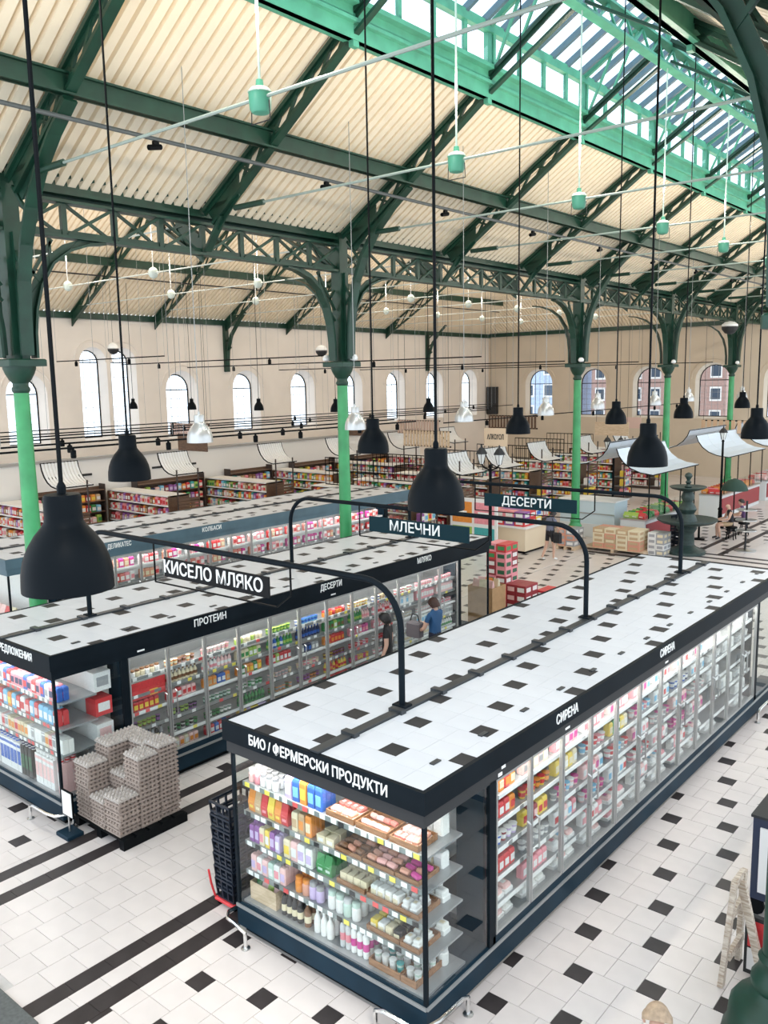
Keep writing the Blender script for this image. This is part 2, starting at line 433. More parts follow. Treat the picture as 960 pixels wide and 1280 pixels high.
for lo, hi in ((XW, -25.3), (-25.3, -22.2), (-22.2, XAR)):
    for k in range(-1, 12):
        y0, y1 = TY(k), min(TY(k + 1), YE)
        if XW + (YE - y1) < lo - 4: continue
        top = lambda a: max(lo, min(hi, XW + (YE - (a + y0))))
        if top(0) <= lo: continue
        me = corrug(0, y1 - y0, lambda a: lo, top, lambda a, b, dz: (b, a, az(b) + dz), max(4, int((y1 - y0) / .222))).mesh('roof_sheet', PANEL)
        link('roof_sheet', me, ceiling, (0, y0, 0))
me = corrug(XW, -9.9, lambda a: 0, lambda a: min(a - XW, -9.9 - a), lambda a, b, dz: (a, YE - b, AZ0 + ASL * b + dz), 84).mesh('roof_sheet', PANEL)
link('roof_sheet', me, ceiling)
rs = MB(); rs.add([(XAR, -6, az(XAR) + .02), (XAR, YE - 9.2, az(XAR) + .02), (-9.9, YE, 9.45), (-9.9, -6, 9.45)], [(0, 1, 2, 3)]); rs.build('roof_sheet', PANEL, ceiling)
# eave beams on the walls
eb = MB(); eb.box(XW, XW + .18, -9, YE, 8.62, 8.86); tag(eb.build('eave_beam', GREEN), 'dark green eave beam along the top of the left wall', 'beam')
eb = MB(); eb.box(XW + .18, -9.95, YE - .18, YE, 8.66, 8.9); tag(eb.build('eave_beam', GREEN), 'dark green eave beam along the top of the far end wall', 'beam')
# ------------------------------------------------------------------ glazed ridge monitor
def uz(X): return 9.42 + .636 * (X + 9.5)              # upper chord of the nave rafters
for side, nm in ((-1, 'left'), (1, 'right')):
    fx = (lambda X: X) if side < 0 else (lambda X: 2 * XRIDGE - X)
    g = thing('gutter_beam', 'light green stepped gutter beam below the %s skylight band' % nm, 'beam', (fx(-5.75), 0, 11.4))
    for a, b, c, d, n in ((-.06, .06, 0, .5, 'web'), (-.16, .05, .0, .05, 'bottom_flange'), (-.05, .14, .24, .30, 'step'), (-.05, .2, .5, .58, 'top_flange')):
        xs = sorted((a * -side, b * -side)); mb = MB(); mb.box(xs[0], xs[1], -6, YE - .2, c, d); mb.build(n, GREENL, g)
    r_ = MB(); xs = sorted((-.05 * -side, .09 * -side)); r_.box(fx(-5.75) + xs[0], fx(-5.75) + xs[1], -6, YE - .2, 12.62, 12.80)
    tag(r_.build('skylight_rail', GREENL), 'light green rail between the clerestory and the %s sloping glazing' % nm, 'rail')
    cl = MB(); cl.box(-.015, .015, .04, .96, 0, .62); me = cl.mesh('clerestory_panel', GLASSW)
    po = MB(); po.box(-.04, .04, -.04, .04, 0, .64); mp_ = po.mesh('clerestory_post', GREENL)
    cw = thing('clerestory', 'band of white clerestory panes on the %s side of the ridge skylight' % nm, 'window', (fx(-5.72), 0, 11.98))
    for i in range(50):
        y = -5 + i
        if y > YE - 1.4: break
        link('pane', me, cw, (0, y, 0)); link('post', mp_, cw, (0, y, 0))
    gl = thing('skylight', 'sloping glazed skylight on the %s side of the nave ridge' % nm, 'skylight', (fx(-5.72), 0, 12.80))
    sx = -side
    pg = MB(); pg.add([(0, .05, 0), (0, .62, 0), (sx * 2.0, .62, 2.0 * .56), (sx * 2.0, .05, 2.0 * .56)], [(0, 1, 2, 3)]); mep = pg.mesh('pane', GLASSR)
    bb = MB(); bb.bar((0, 0, 0), (sx * 2.0, 0, 2.0 * .56), .085, .13); meb = bb.mesh('glazing_bar', SLATE)
    for i in range(75):
        y = -5 + i * .667
        if y > YE - 1: break
        link('pane', mep, gl, (0, y, 0)); link('glazing_bar', meb, gl, (0, y, 0))
# ridge girder
rg = thing('ridge_girder', 'light green lattice girder hanging under the nave ridge', 'girder', (XRIDGE, 0, 12.5))
for z in (0, .42):
    mb = MB(); mb.box(-.11, .11, -6, YE - .3, z, z + .05); mb.build('chord', GREENL, rg)
d1 = MB(); d1.bar((0, 0, .05), (0, .4, .42), .04, .05); d2 = MB(); d2.bar((0, .8, .05), (0, .4, .42), .04, .05); m1, m2 = d1.mesh('brace', GREENL), d2.mesh('brace', GREENL)
for i in range(62):
    y = -5.5 + .8 * i
    if y > YE - 1.5: break
    link('brace', m1, rg, (0, y, 0)); link('brace', m2, rg, (0, y, 0))
rc = MB(); rc.box(-.16, .16, -6, YE - .2, 1.28, 1.42); rc.build('ridge_cap', GREENL, rg)
pm = MB(); pm.box(-.05, .05, -.05, .05, .47, 1.3); pm_ = pm.mesh('post', GREENL)
for k in range(0, 12): link('post', pm_, rg, (0, TY(k), 0))
# ------------------------------------------------------------------ nave trusses
def half_truss(T, s, column):
    X = lambda x: s * (XRIDGE - x)            # local x measured from ridge
    def P(x, z): return (X(x), 0, z)
    L0, L1 = (-9.45, 8.98), (-5.85, 11.42)
    def lz(x): return L0[1] + (L1[1] - L0[1]) * (x - L0[0]) / (L1[0] - L0[0])
    mb = MB(); mb.bar(P(-9.75, uz(-9.75)), P(-3.8, uz(-3.8)), .14, .07, (0, 0, 1)); mb.bar(P(-9.75, uz(-9.75) - .06), P(-3.8, uz(-3.8) - .06), .03, .10); mb.build('upper_chord', GREEN, T)
    mb = MB(); mb.bar(P(*L0), P(*L1), .17, .06); mb.bar(P(L0[0], L0[1] + .06), P(L1[0], L1[1] + .06), .03, .10); mb.bar(P(*L1), P(-3.8, 12.62), .12, .05); mb.build('lower_chord', GREEN, T)
    xs = [-8.7 + i * .42 for i in range(8)]
    for i, x in enumerate(xs[:-1]):
        b = MB(); b.bar(P(x, lz(x)), P(xs[i + 1], uz(xs[i + 1])), .05, .05); b.build('brace', GREEN, T)
        if i % 2 == 0:
            b = MB(); b.bar(P(xs[i + 1], lz(xs[i + 1])), P(x, uz(x)), .05, .05); b.build('brace', GREEN, T)
    b = MB(); b.bar(P(-5.75, 11.3), P(-5.75, 12.7), .10, .14); b.build('monitor_post', GREENL, T)
    b = MB(); b.bar(P(-5.75, 12.72), P(-3.8, 13.85), .08, .10); b.build('monitor_rafter', GREENL, T)
    for x0, x1 in ((-5.6, -5.0), (-5.0, -4.4)):
        b = MB(); b.bar(P(x0, uz(x0)), P(x1, 12.72 + .58 * (x1 + 5.75)), .05); b.build('monitor_brace', GREENL, T)
    g = MB(); g.poly([P(-9.75, 9.35), P(-9.35, 8.85), P(-8.72, 9.4), P(-8.72, uz(-8.72) - .05), P(-9.75, uz(-9.75) - .05)], (0, .03, 0)); g.build('gusset', GREEN, T)
    if column:
        R = [(-9.55, 6.42), (-9.53, 7.0), (-9.47, 7.6), (-9.33, 8.15), (-9.08, 8.7), (-8.72, 9.2), (-8.25, 9.65), (-7.75, 10.02)]
        a = MB(); a.slab([P(x, z) for x, z in R], (0, 1, 0), .22, .05); a.build('arch_flange', GREEN, T)
        a = MB(); a.slab([P(x - .07, z + .04) for x, z in R], (0, 1, 0), .03, .14); a.build('arch_web', GREEN, T)
        for (x0, z0), (x1, z1) in (((-9.45, 7.7), (-9.8, 8.3)), ((-9.8, 7.5), (-9.3, 8.2)), ((-9.15, 8.55), (-9.6, 9.1))):
            b = MB(); b.bar(P(x0, z0), P(x1, z1), .05); b.build('brace', GREEN, T)
    else:
        b = MB(); b.bar(P(-9.2, 9.1), P(-9.72, 8.5), .17, .05); b.build('foot_strut', GREEN, T)
    sl = MB(); sl.tube([P(-8.85, 9.2), P(-8.05, 9.2)], .055, 8); sl.build('rod_sleeve', GREEN, T)
protoT = {}
for k in range(0, 12):
    c = k in COLK
    lab = 'green lattice roof truss over the nave, %s counting from the near end' % ORD[k]
    if c in protoT:
        T = copy_tree(protoT[c]); T.location = (XRIDGE, TY(k), 0); tag(T, lab, 'truss', 'nave roof trusses')
    else:
        T = thing('roof_truss', lab, 'truss', (XRIDGE, TY(k), 0), 0, 'nave roof trusses'); protoT[c] = T
        half_truss(T, -1, c); half_truss(T, 1, c)
# purlins of the nave with the slim pipe under the left one
for x, nm in ((-7.78, 'left'), (2 * XRIDGE + 7.78, 'right')):
    g = thing('purlin', 'dark green purlin beam running under the %s nave roof slope' % nm, 'beam', (x, 0, 10.08))
    for a, b, c, d, n in ((-.02, .02, 0, .30, 'web'), (-.09, .09, 0, .03, 'bottom_flange'), (-.09, .09, .28, .31, 'top_flange')):
        mb = MB(); mb.box(a, b, -6, YE - .2, c, d); mb.build(n, GREEN, g)
pp = MB(); pp.tube([(-7.95, -6, 9.82), (-7.95, YE - .3, 9.82)], .035, 8)
tag(pp.build('pipe', mat('grey_pipe', (.09, .10, .10), .4)), 'slim grey pipe running below the left nave purlin', 'pipe')
for k in range(0, 11):
    T = thing('spotlight', 'small black spotlight on the pipe under the left nave purlin, bay %s' % ORD[k], 'spotlight', (-7.95, TY(k) + 1.6, 9.785), 0, 'spotlights under the nave purlin')
    b = MB(); b.box(-.03, .03, -.05, .05, -.06, 0); b.build('clamp', BLACK, T); b = MB(); b.tube([(0, -.14, -.12), (0, .10, -.07)], .045, 8); b.build('head', BLACK, T)
# tie rods and the lamps at their middle
rodm = MB(); rodm.tube([(-4.33, 0, 0), (4.33, 0, 0)], .022, 6); rodm = rodm.mesh('tie_rod', mat('rod_paint', (.30, .36, .32), .4), True)
lamp0 = None
for k in range(0, 12):
    tag(link('tie_rod', rodm, None, (XRIDGE, TY(k), 9.2)), 'thin horizontal tie rod across the nave, %s counting from the near end' % ORD[k], 'rod', 'nave tie rods')
    lab = 'green drum fitting at the middle of the %s nave tie rod' % ORD[k]
    if lamp0 is None:
        lamp0 = thing('drum_lamp', lab, 'lamp', (XRIDGE, TY(k), 9.2), 0, 'drum fittings on the tie rods')
        mb = MB(); mb.lathe([(.02, -.19), (.10, -.17), (.125, -.13), (.135, 0), (.135, .06), (.105, .1), (.05, .12), (.04, .2), (.022, .2)], 16); mb.build('drum', GREENL, lamp0, True)
        mb = MB(); mb.lathe([(.138, .05), (.145, .06), (.11, .105), (.05, .125)], 16, caps=False); mb.build('collar', mat('pale_green', (.42, .58, .48), .35), lamp0, True)
        mb = MB(); mb.tube([(-.15, 0, -.05), (-.16, 0, -.27), (.16, 0, -.27), (.15, 0, -.05)], .008, 5); mb.build('wire_guard', DARKG, lamp0)
        mb = MB(); mb.tube([(0, 0, .2), (0, 0, 3.3)], .016, 6); mb.build('hanger_rod', mat('pale_green'.replace('pale', 'paler'), (.5, .62, .55), .35), lamp0)
    else:
        t = copy_tree(lamp0); t.location = (XRIDGE, TY(k), 9.2); tag(t, lab)
def add_fill(parent, e, z, col=(1, .90, .76)):  # added fill: bare point light floating above a fitting, not its own bulb
    l = bpy.data.lights.new('fill_light', 'POINT'); l.energy = e; l.shadow_soft_size = .12; l.color = col
    o = bpy.data.objects.new('fill_light', l); COL.objects.link(o); o.parent = parent; o.location = (0, 0, z)
for o in [o for o in list(COL.objects) if o.name.startswith('drum_lamp')]: add_fill(o, 185, 1.0)  # fill added over each drum fitting to brighten the nave roof
# ------------------------------------------------------------------ arcade girder on the columns
def girder(x, y0, y1, lab, dz=0):
    g = thing('arcade_girder', lab, 'girder', (x, y0, 8.42 + dz)); L = y1 - y0
    for a, b, c, d, n in ((-.10, .10, .72, .78, 'beam_bottom_flange'), (-.03, .03, .78, .98, 'beam_web'), (-.17, .17, .98, 1.03, 'beam_top_flange'), (-.12, .12, 0, .05, 'bottom_chord'), (-.02, .02, .05, .14, 'bottom_web'), (-.12, .12, .58, .63, 'middle_chord')):
        mb = MB(); mb.box(a, b, .0, L, c, d); mb.build(n, GREEN, g)
    sb = MB(); sb.box(-.24, -.10, 0, L, .62, .98); sb.build('gutter_box', GREEN, g)
    n = int(round(L)); p = L / n
    v = MB(); v.box(-.04, .04, -.05, .05, .05, .60); v = v.mesh('upright', GREEN)
    a = MB(); a.bar((0, .05, .06), (0, p - .05, .58), .05, .05); a = a.mesh('brace', GREEN)
    b = MB(); b.bar((0, .05, .58), (0, p - .05, .06), .05, .05); b = b.mesh('brace', GREEN)
    for i in range(n):
        link('upright', v, g, (0, i * p, 0)); link('brace', a, g, (.03, i * p, 0)); link('brace', b, g, (-.03, i * p, 0))
edges = [-6.15] + [TY(k) for k in COLK] + [YE - .2]
for i in range(len(edges) - 1):
    girder(XC, edges[i], edges[i + 1], 'dark green lattice girder of the column arcade, %s span from the near end' % ORD[i])
girder(XR, -6.15, TY(3), 'dark green lattice girder above the near right column')
# ------------------------------------------------------------------ cast iron columns
def column(x, y, lab, s=1, near=False):
    C = thing('cast_iron_column', lab, 'column', (x, y, 0), 0, 'cast iron columns')
    mb = MB(); mb.lathe([(.46, 0), (.46, .14), (.42, .22), (.40, .42), (.36, .48), (.25, .54), (.21, .62), (.235, .66), (.235, .72), (.19, .78), (.17, .86), (.185, .9), (.155, .95)] if near else [(.27, 0), (.27, .10), (.22, .14), (.21, .62), (.235, .66), (.235, .72), (.19, .78), (.17, .86), (.185, .9), (.155, .95)], 20); mb.build('base', GREENC if not near else GREEN, C, True)
    mb = MB(); mb.lathe([(.150, .9), (.148, 2.5), (.125, 5.84)], 20, caps=False); mb.build('shaft', GREENC if not near else GREEN, C, True)
    mb = MB(); mb.lathe([(.125, 5.80), (.15, 5.84), (.15, 5.88), (.128, 5.91), (.128, 5.96), (.18, 6.02), (.235, 6.12), (.265, 6.20), (.27, 6.26)], 20); mb.build('capital', GREEN, C, True)
    mb = MB(); mb.cbox(-.33, .33, -.33, .33, 6.24, 6.36, .02); mb.build('abacus', GREEN, C)
    mb = MB(); mb.box(-.14, .14, -.14, .14, 6.36, 9.3); mb.box(-.2, -.14, -.03, .03, 6.36, 8.4); mb.box(.14, .2, -.03, .03, 6.36, 8.4); mb.build('upper_post', GREEN, C)
    R = [(.30, 6.38), (.31, 6.8), (.36, 7.2), (.48, 7.6), (.72, 7.98), (1.05, 8.22), (1.45, 8.36), (1.75, 8.40)]
    for sg in (-1, 1):
        a = MB(); a.slab([(0, sg * u, z) for u, z in R], (1, 0, 0), .2, .045); a.build('arch_bracket', GREEN, C)
        a = MB(); a.slab([(0, sg * (u - .06), z + .04) for u, z in R], (1, 0, 0), .03, .13); a.build('bracket_web', GREEN, C)
        for (u0, z0), (u1, z1) in (((.2, 7.3), (.55, 7.7)), ((.2, 8.0), (.5, 7.65)), ((.2, 7.55), (.75, 8.38)), ((.7, 8.0), (.7, 8.4)), ((1.1, 8.25), (1.3, 8.42))):
            b = MB(); b.bar((0, sg * u0, z0), (0, sg * u1, z1), .05); b.build('bracket_brace', GREEN, C)
    # aisle side bracket
    a = MB(); a.slab([(-s * (u - .0), 0, z) for u, z in R], (0, 1, 0), .2, .045); a.build('arch_bracket', GREEN, C)
    return C
for i, k in enumerate(COLK):
    column(XC, TY(k), ['leftmost green cast iron column, beside the large hanging lamp', 'green cast iron column rising behind the far half of the middle cabinet', 'green cast iron column beside the woman in black shorts', 'slender green cast iron column left of the two farthest ones, over a white canopy', 'farthest green cast iron column at the right edge'][i])
column(XR, TY(1), 'dark green column at the lower right edge, nearest to the viewer', -1, True)
# ------------------------------------------------------------------ side hall trusses
def side_half(T, s):
    P = lambda x, z: (s * (XAR - x), 0, z)
    a0, a1 = XW + .05, XAR
    mb = MB(); mb.bar(P(a0, az(a0) - .08), P(a1, az(a1) - .08), .12, .06); mb.build('upper_chord', GREEN, T)
    mb = MB(); mb.bar(P(a0 + .25, az(a0) - .35), P(a1, az(a1) - .62), .14, .06); mb.build('lower_chord', GREEN, T)
    lz = lambda x: az(a0) - .35 + (az(a1) - .62 - az(a0) + .35) * (x - a0 - .25) / (a1 - a0 - .25)
    xs = [a0 + .5 + i * .6 for i in range(14)]
    for i in range(13):
        b = MB(); b.bar(P(xs[i], lz(xs[i])), P(xs[i + 1], az(xs[i + 1]) - .1), .045); b.build('brace', GREEN, T)
        if i % 2 == 0:
            b = MB(); b.bar(P(xs[i + 1], lz(xs[i + 1])), P(xs[i], az(xs[i]) - .1), .045); b.build('brace', GREEN, T)
    g = MB(); g.poly([P(a0, 8.3), P(a0 + .35, 8.55), P(a0 + .8, 9.0), P(a0 + .8, az(a0 + .8) - .1), P(a0, az(a0) - .1)], (0, .05, 0)); g.build('gusset', GREEN, T)
protoS = None
for k in range(0, 10):
    lab = 'dark green lattice truss over the side hall, %s counting from the near end' % ORD[k]
    if protoS is None:
        protoS = thing('roof_truss', lab, 'truss', (XAR, TY(k), 0), 0, 'side hall roof trusses'); side_half(protoS, -1); side_half(protoS, 1)
    else:
        T = copy_tree(protoS); T.location = (XAR, TY(k), 0); tag(T, lab)
for x, nm in ((-25.3, 'lower'), (-22.2, 'upper')):
    mb = MB(); mb.box(-.06, .06, -6, YE - (x - XW) - .1, -.3, 0)
    tag(mb.build('purlin', GREEN, None, False, (x, 0, az(x) - .02)), '%s dark green purlin under the side hall roof' % nm, 'beam')
for x, nm in ((-25.6, 'lower'), (-22.6, 'upper')):
    mb = MB(); mb.tube([(x, -6, az(x) - .5), (x, YE - (x - XW) - .3, az(x) - .5)], .03, 6); tag(mb.build('pipe', DARKG), '%s thin dark pipe under the side hall roof' % nm, 'pipe')
sr = MB(); sr.tube([(-8.6, 0, 0), (9.0, 0, 0)], .02, 6); sr = sr.mesh('tie_rod', mat('rod_white', (.62, .66, .62), .4), True)
ball0 = None
for k in range(1, 11):
    tag(link('tie_rod', sr, None, (XAR, TY(k), 9.07)), 'thin pale tie rod across the side hall, %s from the near end' % ORD[k - 1], 'rod', 'side hall tie rods')
    for x, nm in ((-21.67, 'left'), (-17.1, 'right')):
        lab = '%s ball fitting on the %s side hall tie rod' % (nm, ORD[k - 1])
        if ball0 is None:
            ball0 = thing('ball_lamp', lab, 'lamp', (x, TY(k), 9.07), 0, 'ball fittings of the side hall')
            mb = MB(); mb.lathe([(.02, -.16), (.10, -.12), (.14, -.04), (.14, .05), (.1, .12), (.03, .16)], 14); mb.build('ball', mat('pale_ball', (.66, .74, .68), .35), ball0, True)
            mb = MB(); mb.tube([(0, 0, .15), (0, 0, 3.2)], .014, 5); mb.build('hanger_rod', WHITE, ball0)
        else:
            t = copy_tree(ball0); t.location = (x, TY(k), 9.07); tag(t, lab)
for o in [o for o in list(COL.objects) if o.name.startswith('ball_lamp')]: add_fill(o, 90, .9)  # same added fill over the balls, for the side hall roof and wall
for k in (6, 10):
    w_ = thing('wall_bracket', 'dark green cast bracket on the left wall under the %s side truss' % ORD[k], 'bracket', (XW, TY(k), 6.45))
    mb = MB(); mb.box(0, .16, -.12, .12, 0, 2.4); mb.build('post', GREEN, w_)
    mb = MB(); mb.slab([(.14, 0, .3), (.22, 0, 1.0), (.5, 0, 1.7), (1.1, 0, 2.35), (1.5, 0, 2.7)], (0, 1, 0), .2, .06); mb.build('curved_brace', GREEN, w_)
    for z in (.9, 1.4, 1.9):
        mb = MB(); mb.bar((.1, 0, z), (.45, 0, z + .25), .06); mb.build('brace', GREEN, w_)
# ------------------------------------------------------------------ refrigerated cabinet islands
HC = 2.40
PRICE = mat('price_tag_white', (.86, .86, .85), .5)
PRICEY = mat('price_tag_yellow', (.85, .72, .12), .5)
PRICER = mat('price_tag_red', (.75, .10, .10), .5)
SHELFM = mat('shelf_metal', (.34, .35, .36), .35, metal=.4)
INNER = mat('cabinet_lining', (.78, .77, .75), .5)
DOORF = mat('door_frame_grey', (.42, .42, .41), .35, metal=.5)
RIM = mat('rim_dark', (.03, .035, .04), .4)
def cab_roof(C, x0, x1, y0, y1, ox, oy, limit):
    mb = MB(); mb.box(x0 + .02, x1 - .02, y0 + .02, y1 - .02, 2.34, 2.386); mb.build('roof_slab', TOP_L, C)
    xm = (x0 + x1) / 2
    for a, b in ((x0 + .02, xm - .06), (xm + .06, x1 - .02)):
        d, l = pyth(a, b, y0 + .02, y1 - .02, ox, oy)
        put_tiles(d, 'dark_roof_tile', TOP_D, C, 2.4, .014, .001, limit, False)
        put_tiles(l, 'white_roof_tile', TOP_L, C, 2.4, .014, .0012, 150, False)
    mb = MB(); mb.box(xm - .055, xm + .055, y0 + .02, y1 - .02, 2.386, 2.425); mb.build('roof_channel', RIM, C)
    for i in range(int((y1 - y0) / .75)):
        mb = MB(); mb.box(xm - .09, xm + .09, y0 + .5 + i * .75, y0 + .58 + i * .75, 2.386, 2.445); mb.build('channel_clip', RIM, C)
    n = 0
    for yy in [y0 + .5 + .8 * i for i in range(int((y1 - y0) / .8))]:
        mb = MB(); mb.box(x1 - .32, x1 - .27, yy, yy + .12, 2.4, 2.412); mb.build('vent_slot', RIM, C)
def fascia(C, x0, x1, y0, y1, m1, m2):
    t = .045; i = .03
    for nm, b1, b2 in (('front_fascia', (x0, x1, y0, y0 + t), (x0 + i, x1 - i, y0 + i, y0 + i + t)), ('rear_fascia', (x0, x1, y1 - t, y1), (x0 + i, x1 - i, y1 - i - t, y1 - i)),
                       ('right_fascia', (x1 - t, x1, y0 + t, y1 - t), (x1 - i - t, x1 - i, y0 + i + t, y1 - i - t)), ('left_fascia', (x0, x0 + t, y0 + t, y1 - t), (x0 + i, x0 + i + t, y0 + i + t, y1 - i - t))):
        f = MB(); f.box(*b1, 2.195, 2.405); fo = f.build(nm, m1, C)
        g = MB(); g.box(*b2, 2.06, 2.195); g.build('lower_trim', m2, fo)
DOORW = .683
_cm = {}
def door_mesh():
    if _cm: return _cm
    w, z0, z1 = DOORW, .42, 2.06
    f = MB(); f.box(-.02, .02, .008, .03, z0, z1); f.box(-.02, .02, w - .03, w - .008, z0, z1); f.box(-.02, .02, .03, w - .03, z0, z0 + .025); f.box(-.02, .02, .03, w - .03, z1 - .025, z1)
    _cm['f'] = f.mesh('door', DOORF)
    p = MB(); p.box(-.004, .004, .03, w - .03, z0 + .025, z1 - .025); _cm['p'] = p.mesh('pane', GLASS)
    h = MB(); h.tube([(.02, 0, 1.0), (.06, 0, 1.02), (.06, 0, 1.36), (.02, 0, 1.38)], .011, 6); _cm['h'] = h.mesh('handle', STEEL)
    return _cm
def doors(C, xf, y, n, side):
    d = door_mesh()
    for i in range(n):
        o = link('door', d['f'], C, (xf, y + i * DOORW, 0))
        link('pane', d['p'], o)
        h = link('handle', d['h'], o, (0, .09 if i % 2 else DOORW - .09, 0))
        if side < 0: h.rotation_euler = (0, 0, 0); h.scale = (-1, 1, 1)
def shelf_run(C, xa, xb, y0, y1, zs, edge_x, tagrate, rnd, tagcols):
    """long shelves along y; edge_x = x of the front edge where the price strips sit"""
    sg = 1 if edge_x == xb else -1
    for z in zs:
        mb = MB(); mb.box(xa, xb, y0, y1, z - .022, z); s = mb.build('shelf', SHELFM, C)
        e = MB(); e.box(edge_x - .004 + sg * .008, edge_x + .004 + sg * .008, y0, y1, z - .045, z + .004); e.build('price_rail', WHITE if rnd.random() < .7 else GREY, s)
        y = y0 + .05
        while y < y1 - .15 and tagrate:
            m = rnd.choice(tagcols); w = .07
            link('price_tag', tagmesh(m), s, (edge_x + sg * .014, y, z - .02)); y += tagrate * rnd.uniform(.7, 1.5)
_tm = {}
def tagmesh(m, face='x'):
    k = (m.name, face)
    if k not in _tm:
        b = MB()
        if face == 'x': b.box(-.002, .002, 0, .07, -.022, .026)
        else: b.box(0, .07, -.002, .002, -.022, .026)
        _tm[k] = b.mesh('price_tag', m)
    return _tm[k]
def area_light(name, parent, loc, rot, sx, sy, e, col=(1, .96, .90)):
    l = bpy.data.lights.new(name, 'AREA'); l.shape = 'RECTANGLE'; l.size = sx; l.size_y = sy; l.energy = e; l.color = col
    o = bpy.data.objects.new(name, l); COL.objects.link(o); o.location = loc; o.rotation_euler = rot
    if parent: o.parent = parent
    return o
def cabinet(name, label, box, fm1, fm2, basem, top, left=True):
    x0, x1, y0, y1 = box; C = thing(name, label, 'cabinet')
    fascia(C, x0, x1, y0, y1, fm1, fm2)
    cab_roof(C, x0, x1, y0, y1, *top, 200)
    b0, b1, c0, c1 = x0 + .07, x1 - .03, y0 + .04, y1 - .04
    mb = MB(); mb.box(b0 + .06, b1 - .06, c0 + .06, c1 - .06, 0, .09); mb.build('toe_kick', BLACK, C)
    mb = MB(); mb.box(b0, b1, c0, c1, .08, .34); mb.build('plinth', basem, C)
    for nm, bb in (('front_bumper', (b0 + .0, b1, c0 - .015, c0)), ('right_bumper', (b1, b1 + .015, c0, c1))):
        mb = MB(); mb.box(*bb, .30, .335); mb.build(nm, GREY, C)
    for a, b in ((b1 - .06, b1), (b0, b0 + .06)):
        mb = MB(); mb.box(a, b, c0 + 1.1, c1 - 1.1, .34, .42); mb.build('door_sill', basem, C)
    # corner and seam posts
    for px in (b0 + .02, b1 - .02):
        for py in (c0 + .02, c1 - .02):
            mb = MB(); mb.box(px - .018, px + .018, py - .018, py + .018, .34, 2.07); mb.build('corner_post', NAVY, C)
        for py in (y0 + 1.13, y1 - 1.2):
            mb = MB(); mb.box(px - .03, px + .02, py - .055, py + .055, .34, 2.07); mb.build('seam_post', NAVY, C)
    # end panes: front, rear, and the short side panes
    for bb, nm in (((b0 + .04, b1 - .04, c0 + .016, c0 + .024), 'front_pane'), ((b0 + .04, b1 - .04, c1 - .024, c1 - .016), 'rear_pane')):
        mb = MB(); mb.box(*bb, .36, 2.06); mb.build(nm, GLASS, C)
    for px in (b0 + .02, b1 - .02):
        for ya, yb in ((c0 + .04, y0 + 1.07), (y1 - 1.14, c1 - .04)):
            mb = MB(); mb.box(px - .004, px + .004, ya, yb, .36, 2.06); mb.build('side_pane', GLASS, C)
    # lining: spine, bulkheads, ceiling
    xm = (x0 + x1) / 2
    mb = MB(); mb.box(xm - .05, xm + .05, y0 + .78, y1 - .85, .34, 2.34); mb.build('spine_panel', INNER, C)
    for py in (y0 + .75, y1 - .8):
        mb = MB(); mb.box(b0 + .35, b1 - .35, py - .03, py + .03, .34, 2.34); mb.build('bulkhead', INNER, C)
    for px in (b0 + .10, b1 - .42):
        for py in (y0 + 1.13, y1 - 1.2):
            mb = MB(); mb.box(px, px + .32, py - .02, py + .02, .34, 2.34); mb.build('partition', NAVYB, C)
    nd = 12
    doors(C, b1 - .02, y0 + 1.19, nd, 1)
    if left: doors(C, b0 + .02, y0 + 1.19, nd, -1)
    # lamps inside
    for px in (b1 - .1, b0 + .1):
        mb = MB(); mb.box(px - .02, px + .02, y0 + 1.25, y1 - 1.3, 2.15, 2.17); mb.build('led_strip', LED, C)
    mb = MB(); mb.box(b0 + .1, b1 - .1, c0 + .08, c0 + .12, 2.15, 2.17); mb.build('led_strip', LED, C)
    return C, (b0, b1, c0, c1)
def front_shelves(C, b0, b1, c0, zs, rnd, tagcols, depth=.55):
    for z in zs:
        mb = MB(); mb.box(b0 + .06, b1 - .06, c0 + .11, c0 + depth + .11, z - .022, z); s = mb.build('shelf', SHELFM, C)
        e = MB(); e.box(b0 + .06, b1 - .06, c0 + .100, c0 + .108, z - .048, z + .006); e.build('price_rail', mat('clear_rail', (.22, .25, .245), .3), s)
        x = b0 + .1
        while x < b1 - .18:
            link('price_tag', tagmesh(rnd.choice(tagcols), 'y'), s, (x, c0 + .095, z - .02)); x += rnd.uniform(.085, .16)
rnd = random.Random(3)
# near cabinet
A, (a0, a1, ac0, ac1) = cabinet('chilled_cabinet', 'long chilled cabinet island in the foreground signed for organic and farm products', CABA, NAVY, DARKG, NAVYB, (-.78, .55))
lettering('БИО / ФЕРМЕРСКИ ПРОДУКТИ', .15, A, (-1.325, -.004, 2.295), 'front', width=1.83)
for y in (2.56, 5.34): lettering('СИРЕНА', .15, A, (.003, y, 2.30), 'right', width=.49)
for y in (2.58, 5.36, 1.42, 1.48):
    mb = MB(); mb.box(-.036, -.028, y, y + .1, 2.10, 2.125) if y > 2 else mb.box(-.036, -.026, y - .2, y - .13, 2.08 + (y - 1.42), 2.115 + (y - 1.42)); mb.build('mark', WHITEL, A)
ZR = (.62, .92, 1.22, 1.52, 1.80)
AZ = (.37, .70, 1.04, 1.38, 1.71)
shelf_run(A, a1 - .52, a1 - .10, 1.25, 9.38, ZR, a1 - .10, .22, rnd, [PRICE] * 5 + [GREY])
mb = MB(); mb.box(a1 - .6, a1 - .07, 1.25, 9.38, .34, .40); mb.build('deck', SHELFM, A)
front_shelves(A, a0, a1, ac0, AZ[1:], rnd, [PRICE] * 6 + [PRICEY] * 2 + [DARKG] * 2 + [PRICER])
mb = MB(); mb.box(a0 + .06, a1 - .06, ac0 + .05, ac0 + .70, .345, .37); mb.build('deck', SHELFM, A)
